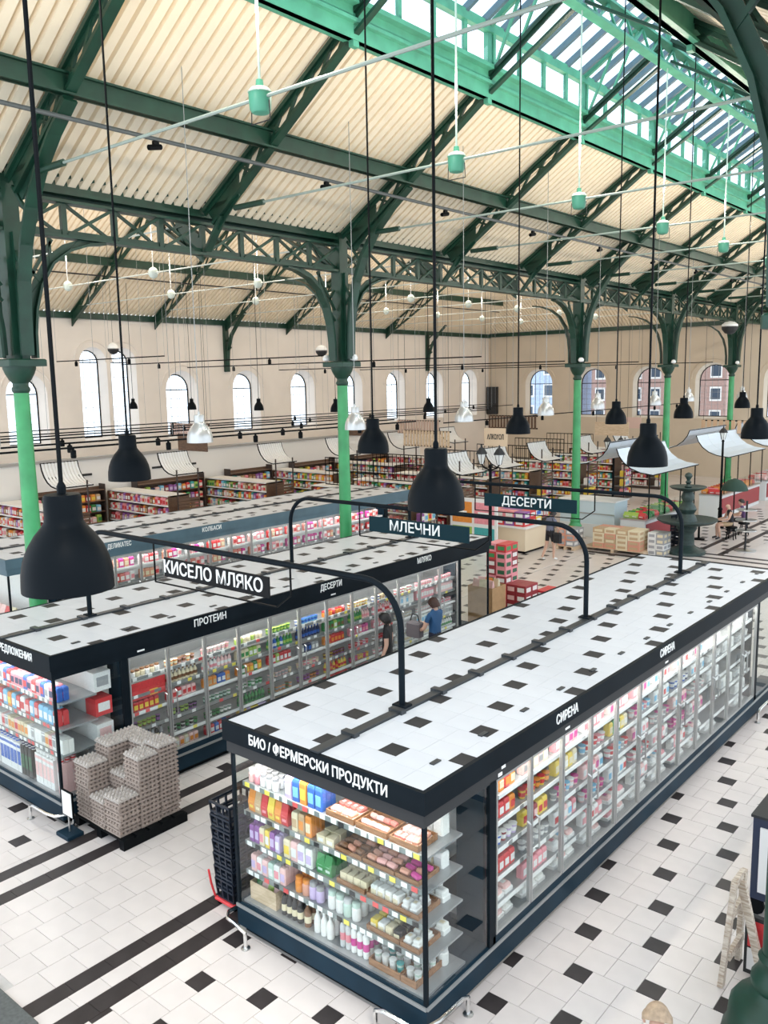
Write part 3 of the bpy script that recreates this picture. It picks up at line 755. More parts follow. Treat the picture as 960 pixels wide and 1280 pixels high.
for x in (a0 + .62, a0 + 1.22, a0 + 1.84):
    mb = MB(); mb.box(x - .002, x + .002, ac0 + .13, ac0 + .6, .37, 2.0); mb.build('divider', GLASS, A)
area_light('cabinet_lamp', A, (-1.3, .13, 2.13), (math.radians(-35), 0, 0), 2.2, .08, 26)
area_light('cabinet_lamp', A, (a1 - .09, 5.3, 2.13), (0, math.radians(-30), 0), .08, 8.0, 70)
# middle cabinet
B, (m0, m1, mc0, mc1) = cabinet('chilled_cabinet', 'long chilled cabinet island in the middle with protein, dessert and milk lettering', CABB, NAVY, NAVY, NAVYB, (-6.87, .53))
lettering('ПРЕДЛОЖЕНИЯ', .15, B, (-7.10, -.004, 2.295), 'front', width=1.0)
for txt, y, w in (('ПРОТЕИН', 2.66, .62), ('ДЕСЕРТИ', 5.38, .55), ('МЛЯКО', 8.13, .46)): lettering(txt, .155, B, (-6.147, y, 2.30), 'right', width=w)
for y in (1.35, 5.40):
    mb = MB(); mb.box(-6.186, -6.176, y, y + .12, 2.11, 2.135); mb.build('mark', WHITEL, B)
BZ = (.66, .92, 1.18, 1.44, 1.70)
shelf_run(B, m1 - .52, m1 - .10, 1.25, 9.38, BZ, m1 - .10, .2, rnd, [PRICE] * 6 + [PRICEY, PRICER])
mb = MB(); mb.box(m1 - .6, m1 - .07, 1.25, 9.38, .34, .40); mb.build('deck', SHELFM, B)
front_shelves(B, m0, m1, mc0, (.95, 1.32, 1.68), rnd, [PRICE] * 4 + [PRICER] * 3)
mb = MB(); mb.box(m0 + .06, m1 - .06, mc0 + .05, mc0 + .70, .345, .37); mb.build('deck', SHELFM, B)
area_light('cabinet_lamp', B, (-7.5, .13, 2.13), (math.radians(-35), 0, 0), 2.2, .08, 22)
area_light('cabinet_lamp', B, (m1 - .09, 5.3, 2.13), (0, math.radians(-30), 0), .08, 8.0, 60)
# far cabinet
Cc, (f0, f1, fc0, fc1) = cabinet('chilled_cabinet', 'long chilled cabinet island behind the green columns with slate blue fascia', CABC, SLATE, SLATE, NAVYB, (-13.43, 3.31), left=False)
for txt, y, w in (('ДЕЛИКАТЕС', 5.42, .62), ('КОЛБАСИ', 8.08, .60)): lettering(txt, .15, Cc, (-12.797, y, 2.30), 'right', width=w)
CZ = (.70, 1.05, 1.40, 1.74)
shelf_run(Cc, f1 - .52, f1 - .10, 3.95, 14.9, CZ, f1 - .10, .35, rnd, [PRICE])
mb = MB(); mb.box(f1 - .6, f1 - .07, 3.95, 14.9, .34, .40); mb.build('deck', SHELFM, Cc)
area_light('cabinet_lamp', Cc, (f1 - .09, 9.4, 2.13), (0, math.radians(-30), 0), .08, 10.6, 60)
# ------------------------------------------------------------------ signs on arched pipes between the cabinets
def arch_sign(y, txt, w, label, lab2):
    T = thing('arch_sign', label, 'sign', (0, y, 2.425))
    xl, xr, h, r = -7.5, -1.38, 1.34, .5
    pts = [(xl, 0, 0), (xl, 0, h - r)] + [(xl + r - r * math.cos(a), 0, h - r + r * math.sin(a)) for a in [math.pi / 2 * i / 8 for i in range(1, 9)]]
    pts += [(xr - r + r * math.sin(a), 0, h - r + r * math.cos(a)) for a in [math.pi / 2 * i / 8 for i in range(0, 9)]] + [(xr, 0, 0)]
    mb = MB(); mb.tube(pts, .036, 10); mb.build('arch_pipe', NAVY, T, True)
    for x in (xl, xr):
        mb = MB(); mb.cbox(x - .09, x + .09, -.07, .07, 0, .02, .006); mb.build('foot_plate', NAVY, T)
    fr = MB(); z0, z1 = .77, h - .03
    for p, q in (((-5.75, 0, z0), (-5.75, 0, z1)), ((-3.05, 0, z0 + .2), (-3.05, 0, z1)), ((-5.75, 0, z0), (-3.3, 0, z0 + .02)), ((-3.3, 0, z0 + .02), (-3.05, 0, z0 + .2))): fr.bar(p, q, .018)
    fr.build('wire_frame', BLACK, T)
    pl = MB(); pl.cbox(-5.52, -3.42, -.012, .012, .88, 1.145, .003); p = pl.build('sign_plate', mat('sign_black', (.010, .010, .011), .5, spec=.1) if y < 3 else mat('sign_teal', (.008, .030, .040), .5, spec=.1), T)
    lettering(txt, .24, p, (-4.52, -.016, 1.012), 'front', width=w, bold=.012)
    return T
arch_sign(1.43, 'КИСЕЛО МЛЯКО', 1.98, 'nearest black arched sign reading КИСЕЛО МЛЯКО above the cabinets', '')
arch_sign(5.73, 'МЛЕЧНИ', 1.05, 'middle black arched sign reading МЛЕЧНИ above the cabinets', '')
arch_sign(9.38, 'ДЕСЕРТИ', 1.12, 'farthest black arched sign reading ДЕСЕРТИ above the cabinets', '')
# ------------------------------------------------------------------ chrome guard rails at the cabinet corners
def guard(pts, label):
    T = thing('guard_rail', label, 'rail', (0, 0, 0))
    mb = MB(); mb.tube(pts, .022, 8); mb.build('rail', CHROME, T, True)
    for p in (pts[0], pts[-1]):
        mb = MB(); mb.lathe([(.05, 0), (.05, .012), (.03, .02)], 12, (p[0], p[1], 0)); mb.build('foot', STEEL, T)
def gpts(P, h=.22):
    a, b = P[0], P[-1]
    return [(a[0], a[1], 0), (a[0], a[1], h - .04)] + [(x, y, h) for x, y in P[1:-1]] + [(b[0], b[1], h - .04), (b[0], b[1], 0)]
guard(gpts([(-2.62, .30), (-2.66, .2), (-2.68, -.02), (-2.60, -.10), (-2.45, -.12), (-2.3, -.12)]), 'chrome corner guard rail at the left foot of the nearest cabinet')
guard(gpts([(-.5, -.12), (-.4, -.12), (-.1, -.12), (.02, -.05), (.06, .1), (.07, .45), (.07, .55)]), 'chrome corner guard rail at the right foot of the nearest cabinet')
guard(gpts([(-6.75, -.13), (-6.65, -.13), (-6.3, -.13), (-6.14, -.10), (-6.06, 0), (-6.05, .12)]), 'chrome corner guard rail in front of the middle cabinet')
guard(gpts([(.08, 9.3), (.08, 9.4), (.08, 10.3), (.08, 10.4)]), 'chrome guard rail at the far right end of the nearest cabinet')
# ------------------------------------------------------------------ pendant lamps
def fix_cord(t, x, y, z, col, sc=1.0):
    for c in t.children:
        if c.name.split('.')[0] == 'cord':
            b = MB(); b.tube([(0, 0, .5), (0, 0, (roofz(x, y) + .03 - z) / sc)], .012 if col == 'black' else .007, 6); c.data = b.mesh('cord', BLACK if col == 'black' else GREY)
def pendant(x, y, label, col, group, z=4.93, d=.43, sc=1.0):
    key = col
    if key in PEND:
        t = copy_tree(PEND[key]); t.location = (x, y, z); tag(t, label, None, group); fix_cord(t, x, y, z, key, sc); return t
    t = thing('pendant_lamp', label, 'lamp', (x, y, z), 0, group); PEND[key] = t
    r = d / 2
    m = BLACKL if col == 'black' else mat('lamp_silver', (.52, .52, .51), .3, metal=.6) if col == 'silver' else mat('lamp_white', (.74, .74, .73), .4)
    prof = [(r - .006, .0), (r, .0), (r, .03), (r * .985, .09), (r * .93, .15), (r * .82, .21), (r * .66, .265), (r * .5, .305), (r * .425, .33), (r * .41, .36), (r * .41, .45), (r * .38, .462), (.02, .465)]
    mb = MB(); mb.lathe(prof, 28, caps=False); mb.build('shade', m, t, True)
    ins = [(r - .006, .0), (r - .008, .03), (r * .96, .09), (r * .9, .15), (r * .79, .21), (r * .62, .265), (r * .4, .30), (.02, .31)]
    mb = MB(); mb.lathe(ins[::-1], 28, caps=False); mb.build('shade_lining', WHITE, t, True)
    mb = MB(); mb.lathe([(.0, .10), (.035, .11), (.05, .15), (.035, .20), (.02, .24)], 12); mb.build('bulb', mat('bulb', (.95, .92, .85), .3), t, True)
    mb = MB(); mb.lathe([(.022, .462), (.022, .50), (.012, .52)], 10); mb.build('cord_grip', m, t)
    mb = MB(); mb.tube([(0, 0, .5), (0, 0, 5.6 if col != 'silver' else 4.8)], .012 if col == 'black' else .007, 6); mb.build('cord', BLACK if col == 'black' else GREY, t)
    fix_cord(t, x, y, z, col)
    return t
PEND = {}
def roofz(x, y):
    if x > -9.9: return 12.8 + .56 * (2.0 - abs(x - XRIDGE)) if abs(x - XRIDGE) < 2.0 else nz(x)
    return min(az(x) if x < XAR else az(XAR) + .02 + (9.45 - az(XAR) - .02) * (x - XAR) / (-9.9 - XAR), AZ0 + ASL * (YE - y))
GX = [.38, -3.5]; 
for x, y, lab in ((.40, -3.34, 'largest black bell pendant lamp, nearest to the viewer at the left'), (.36, -.28, 'big black bell pendant lamp hanging above the МЛЕЧНИ sign'), (-3.52, -.36, 'black bell pendant lamp just right of the leftmost column'), (-3.45, 3.45, 'black bell pendant lamp beside the second column and a silver lamp'),
                  (.40, 3.55, 'black bell pendant lamp hanging over the white canopies right of the third column'), (.15, 8.2, 'black bell pendant lamp cut by the right edge of the picture'), (-3.75, 7.75, 'black bell pendant lamp above the slim white slatted stall canopies'), (-3.55, 11.3, 'black bell pendant lamp between the third and fourth columns'),
                  (-3.2, 14.1, 'black bell pendant lamp between the fourth and fifth columns'), (-3.9, 20.5, 'small black bell pendant lamp right of the last column')):
    pendant(x, y, lab, 'black', 'black bell pendant lamps')
for i, (x, y) in enumerate(((-7.42, 3.63), (-7.42, 7.55), (-7.17, 11.05), (-7.04, 14.62), (-7.9, 19.4), (-7.4, 22.6), (-7.9, 27.0), (-7.2, 31))):
    pendant(x, y, 'silver bell pendant lamp over the middle row, %s from the near end' % ORD[i], 'silver', 'silver bell pendant lamps')
for i, (x, y) in enumerate(((-26.54, 15.3), (-22.7, 15.3), (-18.9, 15.3), (-14.8, 14.9), (-11.6, 15.6))):
    t = pendant(x, y, 'small far black pendant lamp in front of the arched windows, %s from the left' % ORD[i], 'black', 'far pendant lamps of the side hall', sc=.9)
    t.scale = (.8, .8, .9)
# lighting tracks and their spots
def track(p, q, label, spots=()):
    p = Vector(p); q = Vector(q); T = thing('light_track', label, 'track', tuple(p), 0, 'lighting tracks')
    mb = MB(); mb.bar((0, 0, 0), q - p, .035, .04); mb.build('rail', BLACK, T)
    n = max(2, int((q - p).length / 4))
    for i in range(n + 1):
        u = (q - p) * (i / n); mb = MB(); w_ = p + u; mb.tube([u + Vector((0, 0, .03)), u + Vector((0, 0, roofz(w_.x, w_.y) - p.z + .03))], .006, 4); mb.build('cord', GREY, T)
    for s in spots:
        u = (q - p) * s; mb = MB(); mb.lathe([(.05, -.22), (.06, -.2), (.06, -.06), (.03, -.04), (.015, 0)], 10, tuple(u)); mb.build('spot', BLACK, T)
for i, (y, x0, x1, z) in enumerate(((13, -30 + 1.8, -21.1, 6.88), (15.5, -27.5, -14.6, 6.75), (18.5, -27, -11.6, 6.62), (24, -27, -11.5, 6.5), (30, -27, -11.2, 6.5), (37, -27, -10.5, 6.5))):
    track((x0, y, z), (x1, y, z), 'high black lighting track across the side hall, %s from the near end' % ORD[i], (.2, .7))
for i, (x, y0, y1, z) in enumerate(((-12.4, 2.6, 16, 4.62), (-14.1, 3.5, 17, 4.6), (-17.5, 4, 28, 4.5), (-20.5, 4, 33, 4.4), (-23.5, 5, 40, 4.3), (-26, 6, 42, 4.3), (-13.5, 19, 42, 4.4))):
    track((x, y0, z), (x, y1, z), 'low black lighting track along the side hall, %s from the cabinets' % ORD[i], (.12, .3, .5, .62, .8, .93))
# ------------------------------------------------------------------ goods: prototypes
PC = {}
def pm_(n, c, rough=.45): PC[n] = mat('print_' + n, c, rough, var=.12, scale=25); return PC[n]
for n, c in (('white', (.80, .79, .77)), ('cream', (.76, .66, .46)), ('pink', (.80, .30, .34)), ('palepink', (.82, .52, .50)), ('red', (.62, .045, .05)), ('darkred', (.30, .03, .04)), ('orange', (.78, .28, .05)), ('yellow', (.82, .60, .08)),
             ('green', (.05, .26, .08)), ('lime', (.36, .52, .10)), ('darkgreen', (.02, .11, .05)), ('blue', (.04, .13, .48)), ('lightblue', (.20, .50, .72)), ('navy', (.02, .03, .10)), ('brown', (.20, .09, .04)), ('black', (.02, .02, .022)), ('grey', (.36, .36, .37)),
             ('purple', (.28, .10, .34)), ('lilac', (.58, .46, .70)), ('teal', (.06, .36, .36)), ('meat', (.62, .19, .16)), ('sausage', (.68, .32, .22)), ('ham', (.80, .42, .38)), ('cheese', (.84, .72, .42)), ('milk', (.84, .83, .79)), ('magenta', (.60, .05, .28)), ('silver', (.60, .60, .60)), ('tan', (.55, .38, .22)), ('mint', (.52, .66, .58))): pm_(n, c)
PROT = {}
def proto(kind, c1, c2):
    k = (kind, c1, c2)
    if k in PROT: return PROT[k]
    b = MB(); m1, m2 = PC[c1], PC[c2]
    if kind == 'carton':            # unit: w .08 d .06 h .2, front faces -y
        b.use(m1).box(-.5, .5, -.5, .5, 0, 1); b.use(m2).box(-.42, .42, -.53, -.5, .25, .72); b.use(m1 if c1 != 'white' else m2).box(-.5, .5, -.52, -.5, .84, .93)
    elif kind == 'packet':
        b.use(m1).cbox(-.5, .5, -.5, .5, .0, 1, .12); b.use(m2).box(-.36, .36, -.54, -.5, .2, .66)
    elif kind == 'flat':            # flat tray pack leaning, film on top
        b.use(PC['white']).cbox(-.5, .5, -.5, .5, 0, .45, .06); b.use(m1).cbox(-.43, .43, -.43, .43, .4, .9, .12); b.use(m2).box(-.2, .2, -.2, .12, .86, .93)
    elif kind == 'cup':
        b.use(m1).lathe([(.36, 0), (.48, .82), (.5, .84)], 8, caps=False); b.use(m2).lathe([(.52, .84), (.52, .9), (.02, .92)], 8); b.use(m2).lathe([(.41, .2), (.47, .62)], 8, caps=False)
    elif kind == 'jar':
        b.use(m1).lathe([(.02, 0), (.46, .0), (.5, .05), (.5, .66), (.4, .76)], 10, caps=False); b.use(m2).lathe([(.42, .74), (.44, .76), (.44, .98), (.40, 1), (.02, 1)], 10, caps=False)
    elif kind == 'bottle':
        b.use(m1).lathe([(.02, 0), (.48, 0), (.5, .04), (.5, .55), (.42, .66), (.2, .80), (.17, .92)], 10, caps=False); b.use(m2).lathe([(.21, .9), (.21, 1), (.02, 1)], 10, caps=False); b.use(PC['cream'] if c1 in ('brown', 'black') else m2).lathe([(.515, .18), (.515, .45)], 10, caps=False)
    elif kind == 'can':
        b.use(m1).lathe([(.02, 0), (.44, 0), (.5, .04), (.5, .86), (.3, .95), (.28, 1), (.02, 1)], 10, caps=False); b.use(m2).lathe([(.51, .3), (.51, .6)], 10, caps=False)
    elif kind == 'sausage':
        b.use(m1).tube([(-.5, 0, .5), (-.4, 0, .5), (0, .0, .55), (.4, 0, .5), (.5, 0, .5)], [.12, .44, .5, .44, .12], 8)
    elif kind == 'cheese':
        b.use(m1).poly([(-.5, -.5, 0), (.5, -.5, 0), (.3, .5, 0), (-.3, .5, 0)][::-1], (0, 0, .9)); b.use(m2).box(-.3, .3, -.53, -.5, .2, .6)
    elif kind == 'bag':
        b.use(m1).add([(-.5, -.35, 0), (.5, -.35, 0), (.5, .35, 0), (-.5, .35, 0), (-.52, -.5, .4), (.52, -.5, .4), (.52, .5, .4), (-.52, .5, .4), (-.48, -.06, .95), (.48, -.06, .95), (.48, .06, .95), (-.48, .06, .95)],
                      [(3, 2, 1, 0), (0, 1, 5, 4), (1, 2, 6, 5), (2, 3, 7, 6), (3, 0, 4, 7), (4, 5, 9, 8), (5, 6, 10, 9), (6, 7, 11, 10), (7, 4, 8, 11), (8, 9, 10, 11)])
        b.use(m2).add([(-.3, -.46, .18), (.3, -.46, .18), (.3, -.47, .45), (-.3, -.47, .45)], [(0, 1, 2, 3)])
    elif kind == 'box':             # shipping carton
        b.use(m1).box(-.5, .5, -.5, .5, 0, 1); b.use(m2).box(-.35, .35, -.512, -.5, .25, .75); b.use(m2).box(.5, .508, -.35, .35, .25, .75); b.use(m1).box(-.5, .5, -.03, .03, 1, 1.006)
    PROT[k] = b; return b
_pmesh = {}
POOL = []      # (kind name, key, loc, rz, scale, label, category, group)
NAMES = {'carton': 'drink_carton', 'packet': 'food_packet', 'flat': 'tray_pack', 'cup': 'yogurt_cup', 'jar': 'food_jar', 'bottle': 'bottle', 'can': 'tall_can', 'sausage': 'sausage', 'cheese': 'cheese_piece', 'bag': 'food_bag', 'box': 'carton_box'}
POOLN = {'middle_packet': 'snack_packet', 'middle_cup': 'dessert_cup', 'middle_bottle': 'shake_bottle', 'middle_carton': 'milk_carton', 'middle_jar': 'pudding_jar', 'far_packet': 'meat_packet', 'far_flat': 'meat_tray', 'grocery_pack': 'grocery_pack', 'stockbox': 'stock_box', 'decktop_cup': 'yogurt_cup'}
NOUN = {'carton': 'drink carton', 'packet': 'food packet', 'flat': 'film-wrapped tray pack', 'cup': 'yogurt cup', 'jar': 'lidded jar', 'bottle': 'bottle', 'can': 'tall can', 'sausage': 'sausage', 'cheese': 'cheese piece', 'bag': 'food bag', 'box': 'carton box'}
CATS = {'carton': 'carton', 'packet': 'packet', 'flat': 'tray pack', 'cup': 'yogurt cup', 'jar': 'jar', 'bottle': 'bottle', 'can': 'can', 'sausage': 'sausage', 'cheese': 'cheese', 'bag': 'bag', 'box': 'box'}
CNAME = {'palepink': 'pale pink', 'darkred': 'dark red', 'darkgreen': 'dark green', 'lightblue': 'light blue', 'milk': 'milky white', 'meat': 'raw red', 'sausage': 'reddish brown', 'ham': 'ham pink', 'cheese': 'pale yellow'}
def put(kind, c1, c2, loc, dims, rz, where, pool=None, rx=0.0):
    POOL.append((pool or kind, kind, (kind, c1, c2), loc, rz, dims, '%s %s %s' % (CNAME.get(c1, c1), NOUN[kind], where), where, rx))
def flush_pool():
    kinds = {}
    for e in POOL: kinds.setdefault(e[0], []).append(e)
    for kn, L in kinds.items():
        L.sort(key=lambda e: (Vector(e[3]) - CAM).length / max(e[5]))
        rest = {}
        for n, (pk, kind, key, loc, rz, dims, label, where, rx) in enumerate(L):
            if n < 300:
                if key not in _pmesh: _pmesh[key] = PROT_get(key).mesh(NAMES[kind], None, kind in ('cup', 'jar', 'bottle', 'can', 'sausage'))
                o = link(POOLN.get(pk, NAMES[kind]), _pmesh[key], None, loc, 0, dims); o.rotation_euler = (rx, 0, rz)
                tag(o, label, CATS[kind], label)
            else: rest.setdefault('', []).append((key, loc, rz, dims))
        for where, R in rest.items():
            mb = MB()
            for key, loc, rz, dims in R:
                b = PROT_get(key); c, s = math.cos(rz), math.sin(rz); off = len(mb.v)
                mb.v += [(loc[0] + c * x * dims[0] - s * y * dims[1], loc[1] + s * x * dims[0] + c * y * dims[1], loc[2] + z * dims[2]) for x, y, z in b.v]
                mp = [mb.use(m).mi for m in b.mats]
                mb.f += [tuple(i + off for i in f) for f in b.f]; mb.m += [mp[i] for i in b.m]
            tag(mb.build(POOLN.get(kn, NAMES[L[0][1]]) + '_mass', None), 'crowd of small %ss %s' % (NOUN[L[0][1]], {'middle': 'behind the far doors of the middle cabinet', 'far': 'on the slate blue cabinet shelves', 'grocery': 'filling the far shelving rows'}.get(kn.split('_')[0], 'among the %s of the cabinets' % kn)), CATS[L[0][1]], None, 'stuff')
def PROT_get(key): return proto(*key)
R_ = random.Random(11)
LV = ['lowest', 'second', 'third', 'fourth', 'fifth', 'top']
def row_x(kind, cols, x0, x1, y, z, w, d, h, where, jit=.1, depth=1, pool=None, gap=1.06):
    x = x0 + w / 2
    while x + w / 2 <= x1 + 1e-6:
        c = R_.choice(cols); c1, c2 = c if isinstance(c, tuple) else (c, 'white')
        for q in range(depth):
            put(kind, c1, c2, (x + R_.uniform(-.004, .004), y + d / 2 + q * d * 1.03, z + .001), (w * R_.uniform(.95, 1.02), d * .97, h * R_.uniform(1 - jit, 1)), R_.uniform(-.06, .06), where, pool)
        x += w * gap
def row_y(kind, cols, y0, y1, xf, z, w, d, h, where, jit=.1, depth=1, pool=None, gap=1.06):
    """goods in a row along y on a shelf whose front edge at xf faces +x"""
    y = y0 + w / 2
    while y + w / 2 <= y1 + 1e-6:
        c = R_.choice(cols); c1, c2 = c if isinstance(c, tuple) else (c, 'white')
        for q in range(depth):
            put(kind, c1, c2, (xf - d / 2 - q * d * 1.03, y, z + .001), (w * R_.uniform(.95, 1.02), d * .97, h * R_.uniform(1 - jit, 1)), math.pi / 2 + R_.uniform(-.06, .06), where, pool)
        y += w * gap
# ------------------------------------------------------------------ front of the near cabinet
yf = ac0 + .125
def wh(i): return 'on the %s front shelf of the nearest cabinet' % (LV[i] if i else 'bottom')
_tray = {}
def wood_tray(x, y, z, w, d, h, label, m=WOOD):
    T = thing('wooden_tray', label, 'tray', (x, y, z + .001), 0, 'wooden trays in the nearest cabinet')
    k = (w, d, h)
    if k not in _tray:
        b = MB(); b.box(-w / 2, w / 2, 0, d, 0, .008); s1 = b.mesh('tray_bottom', m)
        b = MB(); b.box(-w / 2, w / 2, 0, .01, .008, h); s2 = b.mesh('tray_side', m)
        b = MB(); b.box(-w / 2, -w / 2 + .01, .01, d - .01, .008, h); s3 = b.mesh('tray_side', m)
        _tray[k] = (s1, s2, s3)
    s1, s2, s3 = _tray[k]
    link('tray_bottom', s1, T); link('tray_side', s2, T); link('tray_side', s2, T, (0, d - .01, 0)); link('tray_side', s3, T); link('tray_side', s3, T, (w - .01, 0, 0))
    return T
xL = a0 + .10; xRr = a1 - .08
# top shelf
z = AZ[4]
row_x('jar', [('white', 'grey'), ('palepink', 'white'), ('pink', 'white')], xL, xL + .52, yf, z, .085, .085, .15, wh(4), depth=3)
row_x('packet', [('lilac', 'white'), ('orange', 'yellow'), ('red', 'white'), ('blue', 'lightblue')], xL + .58, xL + 1.12, yf, z, .10, .07, .25, wh(4), depth=3)
TR = [(xL + 1.34, .36), (xL + 1.74, .38), (xL + 2.13, .33)]
for i, (tx, w) in enumerate(TR):
    wood_tray(tx, yf, z, w, .30, .06, 'wooden tray of raw meat on the top front shelf, %s from the left' % ORD[i])
    for j in range(4):
        for q in range(2): put('flat' if i != 1 else 'sausage', R_.choice(['meat', 'ham', 'palepink', 'sausage']), 'white', (tx - w / 2 + .06 + j * (w - .1) / 3.4, yf + .08 + q * .13, z + .011), (.085, .115, .075) if i != 1 else (.09, .06, .06), R_.uniform(-.2, .2), wh(4))
# fourth
z = AZ[3]
row_x('bag', [('orange', 'yellow'), ('yellow', 'orange'), ('lime', 'yellow'), ('red', 'pink'), ('tan', 'cream')], xL, xL + .62, yf, z, .095, .08, .26, wh(3), depth=3)
row_x('packet', [('tan', 'orange'), ('cream', 'tan'), ('orange', 'cream')], xL + .66, xL + 1.0, yf, z, .09, .07, .22, wh(3), depth=3)
row_x('cheese', [('cheese', 'cream'), ('cream', 'white'), ('milk', 'cream')], xL + 1.02, xL + 1.26, yf, z, .11, .11, .10, wh(3), depth=2)
for i, (tx, w) in enumerate([(xL + 1.44, .34), (xL + 1.82, .38), (xL + 2.16, .27)]):
    wood_tray(tx, yf, z, w, .32, .045, 'wooden tray of sausages on the fourth front shelf, %s from the left' % ORD[i])
    for j in range(3 if i < 2 else 2):
        for q in range(3): put('sausage', ['brown', 'ham', 'magenta'][i] if R_.random() < .7 else 'sausage', 'white', (tx - w / 2 + .07 + j * (w - .12) / (2.2 if i < 2 else 1.2), yf + .07 + q * .085, z + .011), (.115, .07, .065), R_.uniform(-.3, .3), wh(3))
# third
z = AZ[2]
row_x('packet', [('purple', 'lilac'), ('lilac', 'white'), ('yellow', 'white'), ('cream', 'pink')], xL, xL + .5, yf, z, .075, .06, .20, wh(2), depth=4)
row_x('packet', [('cream', 'yellow'), ('white', 'cream'), ('palepink', 'white'), ('milk', 'lilac')], xL + .52, xL + .98, yf, z, .10, .08, .21, wh(2), depth=4)
row_x('bag', [('green', 'mint'), ('darkgreen', 'white'), ('teal', 'white')], xL + 1.0, xL + 1.26, yf, z, .10, .08, .24, wh(2), depth=3)
for i, (tx, w) in enumerate([(xL + 1.46, .36), (xL + 1.86, .38), (xL + 2.17, .24)]):
    wood_tray(tx, yf, z, w, .34, .05, 'wooden tray of white cheeses on the third front shelf, %s from the left' % ORD[i])
    for j in range(4 if i < 2 else 2):
        for q in range(2): put(['cheese', 'packet', 'flat'][i], ['cream', 'milk', 'white'][i], 'cream', (tx - w / 2 + .055 + j * .09, yf + .09 + q * .13, z + .011), (.08, .11, .11), R_.uniform(-.15, .15), wh(2))
# second
z = AZ[1]
row_x('packet', [('pink', 'white'), ('palepink', 'lilac'), ('red', 'cream'), ('mint', 'white'), ('white', 'pink')], xL, xL + .62, yf, z, .085, .07, .19, wh(1), depth=4)
row_x('jar', [('lilac', 'grey'), ('lightblue', 'white'), ('orange', 'orange'), ('sausage', 'orange')], xL + .66, xL + 1.1, yf, z, .095, .095, .18, wh(1), depth=3)
row_x('jar', [('mint', 'silver'), ('white', 'mint'), ('silver', 'white')], xL + 1.12, xL + 1.62, yf, z, .10, .10, .20, wh(1), depth=3)
for i, (tx, w) in enumerate([(xL + 1.86, .40), (xL + 2.18, .22)]):
    wood_tray(tx, yf, z, w, .34, .05, 'wooden tray of butter packs on the second front shelf, %s from the left' % ORD[i])
    for j in range(4 if i < 1 else 2):
        for q in range(2): put('flat' if i else 'packet', ['yellow', 'white', 'cream', 'black'][j] if not i else 'milk', 'cream', (tx - w / 2 + .055 + j * .095, yf + .09 + q * .13, z + .011), (.085, .115, .09), R_.uniform(-.1, .1), wh(1))
# bottom deck
z = AZ[0]; yd = ac0 + .09
T = wood_tray(xL + .20, yd + .02, z, .40, .34, .20, 'open pale wooden crate of vegetables at the lower left of the front shelves', WOODP)
for j in range(4):
    for q in range(2): put('bag', R_.choice(['lime', 'green', 'cream', 'palepink']), 'white', (xL + .07 + j * .09, yd + .11 + q * .14, z + .012), (.08, .11, .20), R_.uniform(-.3, .3), wh(0))
row_x('bottle', [('brown', 'black'), ('black', 'darkred')], xL + .46, xL + .78, yd + .02, z, .075, .075, .28, wh(0), jit=.03, depth=2)
row_x('bottle', [('sausage', 'white'), ('brown', 'white')], xL + .80, xL + .90, yd + .02, z, .08, .08, .27, wh(0), jit=.03, depth=2)
row_x('bottle', [('milk', 'white'), ('white', 'milk')], xL + .94, xL + 1.24, yd + .02, z, .082, .082, .25, wh(0), jit=.03, depth=2)
row_x('can', [('silver', 'pink'), ('white', 'red'), ('white', 'magenta')], xL + 1.30, xL + 1.68, yd + .02, z, .07, .07, .27, wh(0), jit=.04, depth=3)
for i, (tx, w) in enumerate([(xL + 1.90, .38), (xL + 2.19, .18)]):
    wood_tray(tx, yd, z, w, .42, .07, 'wooden tray of white cups on the deck, %s from the left' % ORD[i])
    for j in range(4 if i < 1 else 2):
        for q in range(3): put('cup', R_.choice(['white', 'milk', 'mint']), R_.choice(['white', 'teal', 'white']), (tx - w / 2 + .055 + j * .09, yd + .08 + q * .11, z + .011), (.075, .075, .12), R_.uniform(-.1, .1), wh(0))
# goods standing behind the trays at the right end of every shelf
for q, (zz, c) in enumerate(((AZ[4], ('milk', 'white')), (AZ[3], ('cream', 'white')), (AZ[2], ('white', 'cream')), (AZ[1], ('milk', 'cream')), (AZ[0], ('white', 'mint')))):
    row_x(['packet', 'packet', 'flat', 'flat', 'jar'][q], [c, ('white', 'silver')], xL + 1.3, xRr, yf + .36, zz, .12, .12, [.22, .16, .12, .12, .2][q], wh(4 - q) + ' behind trays')
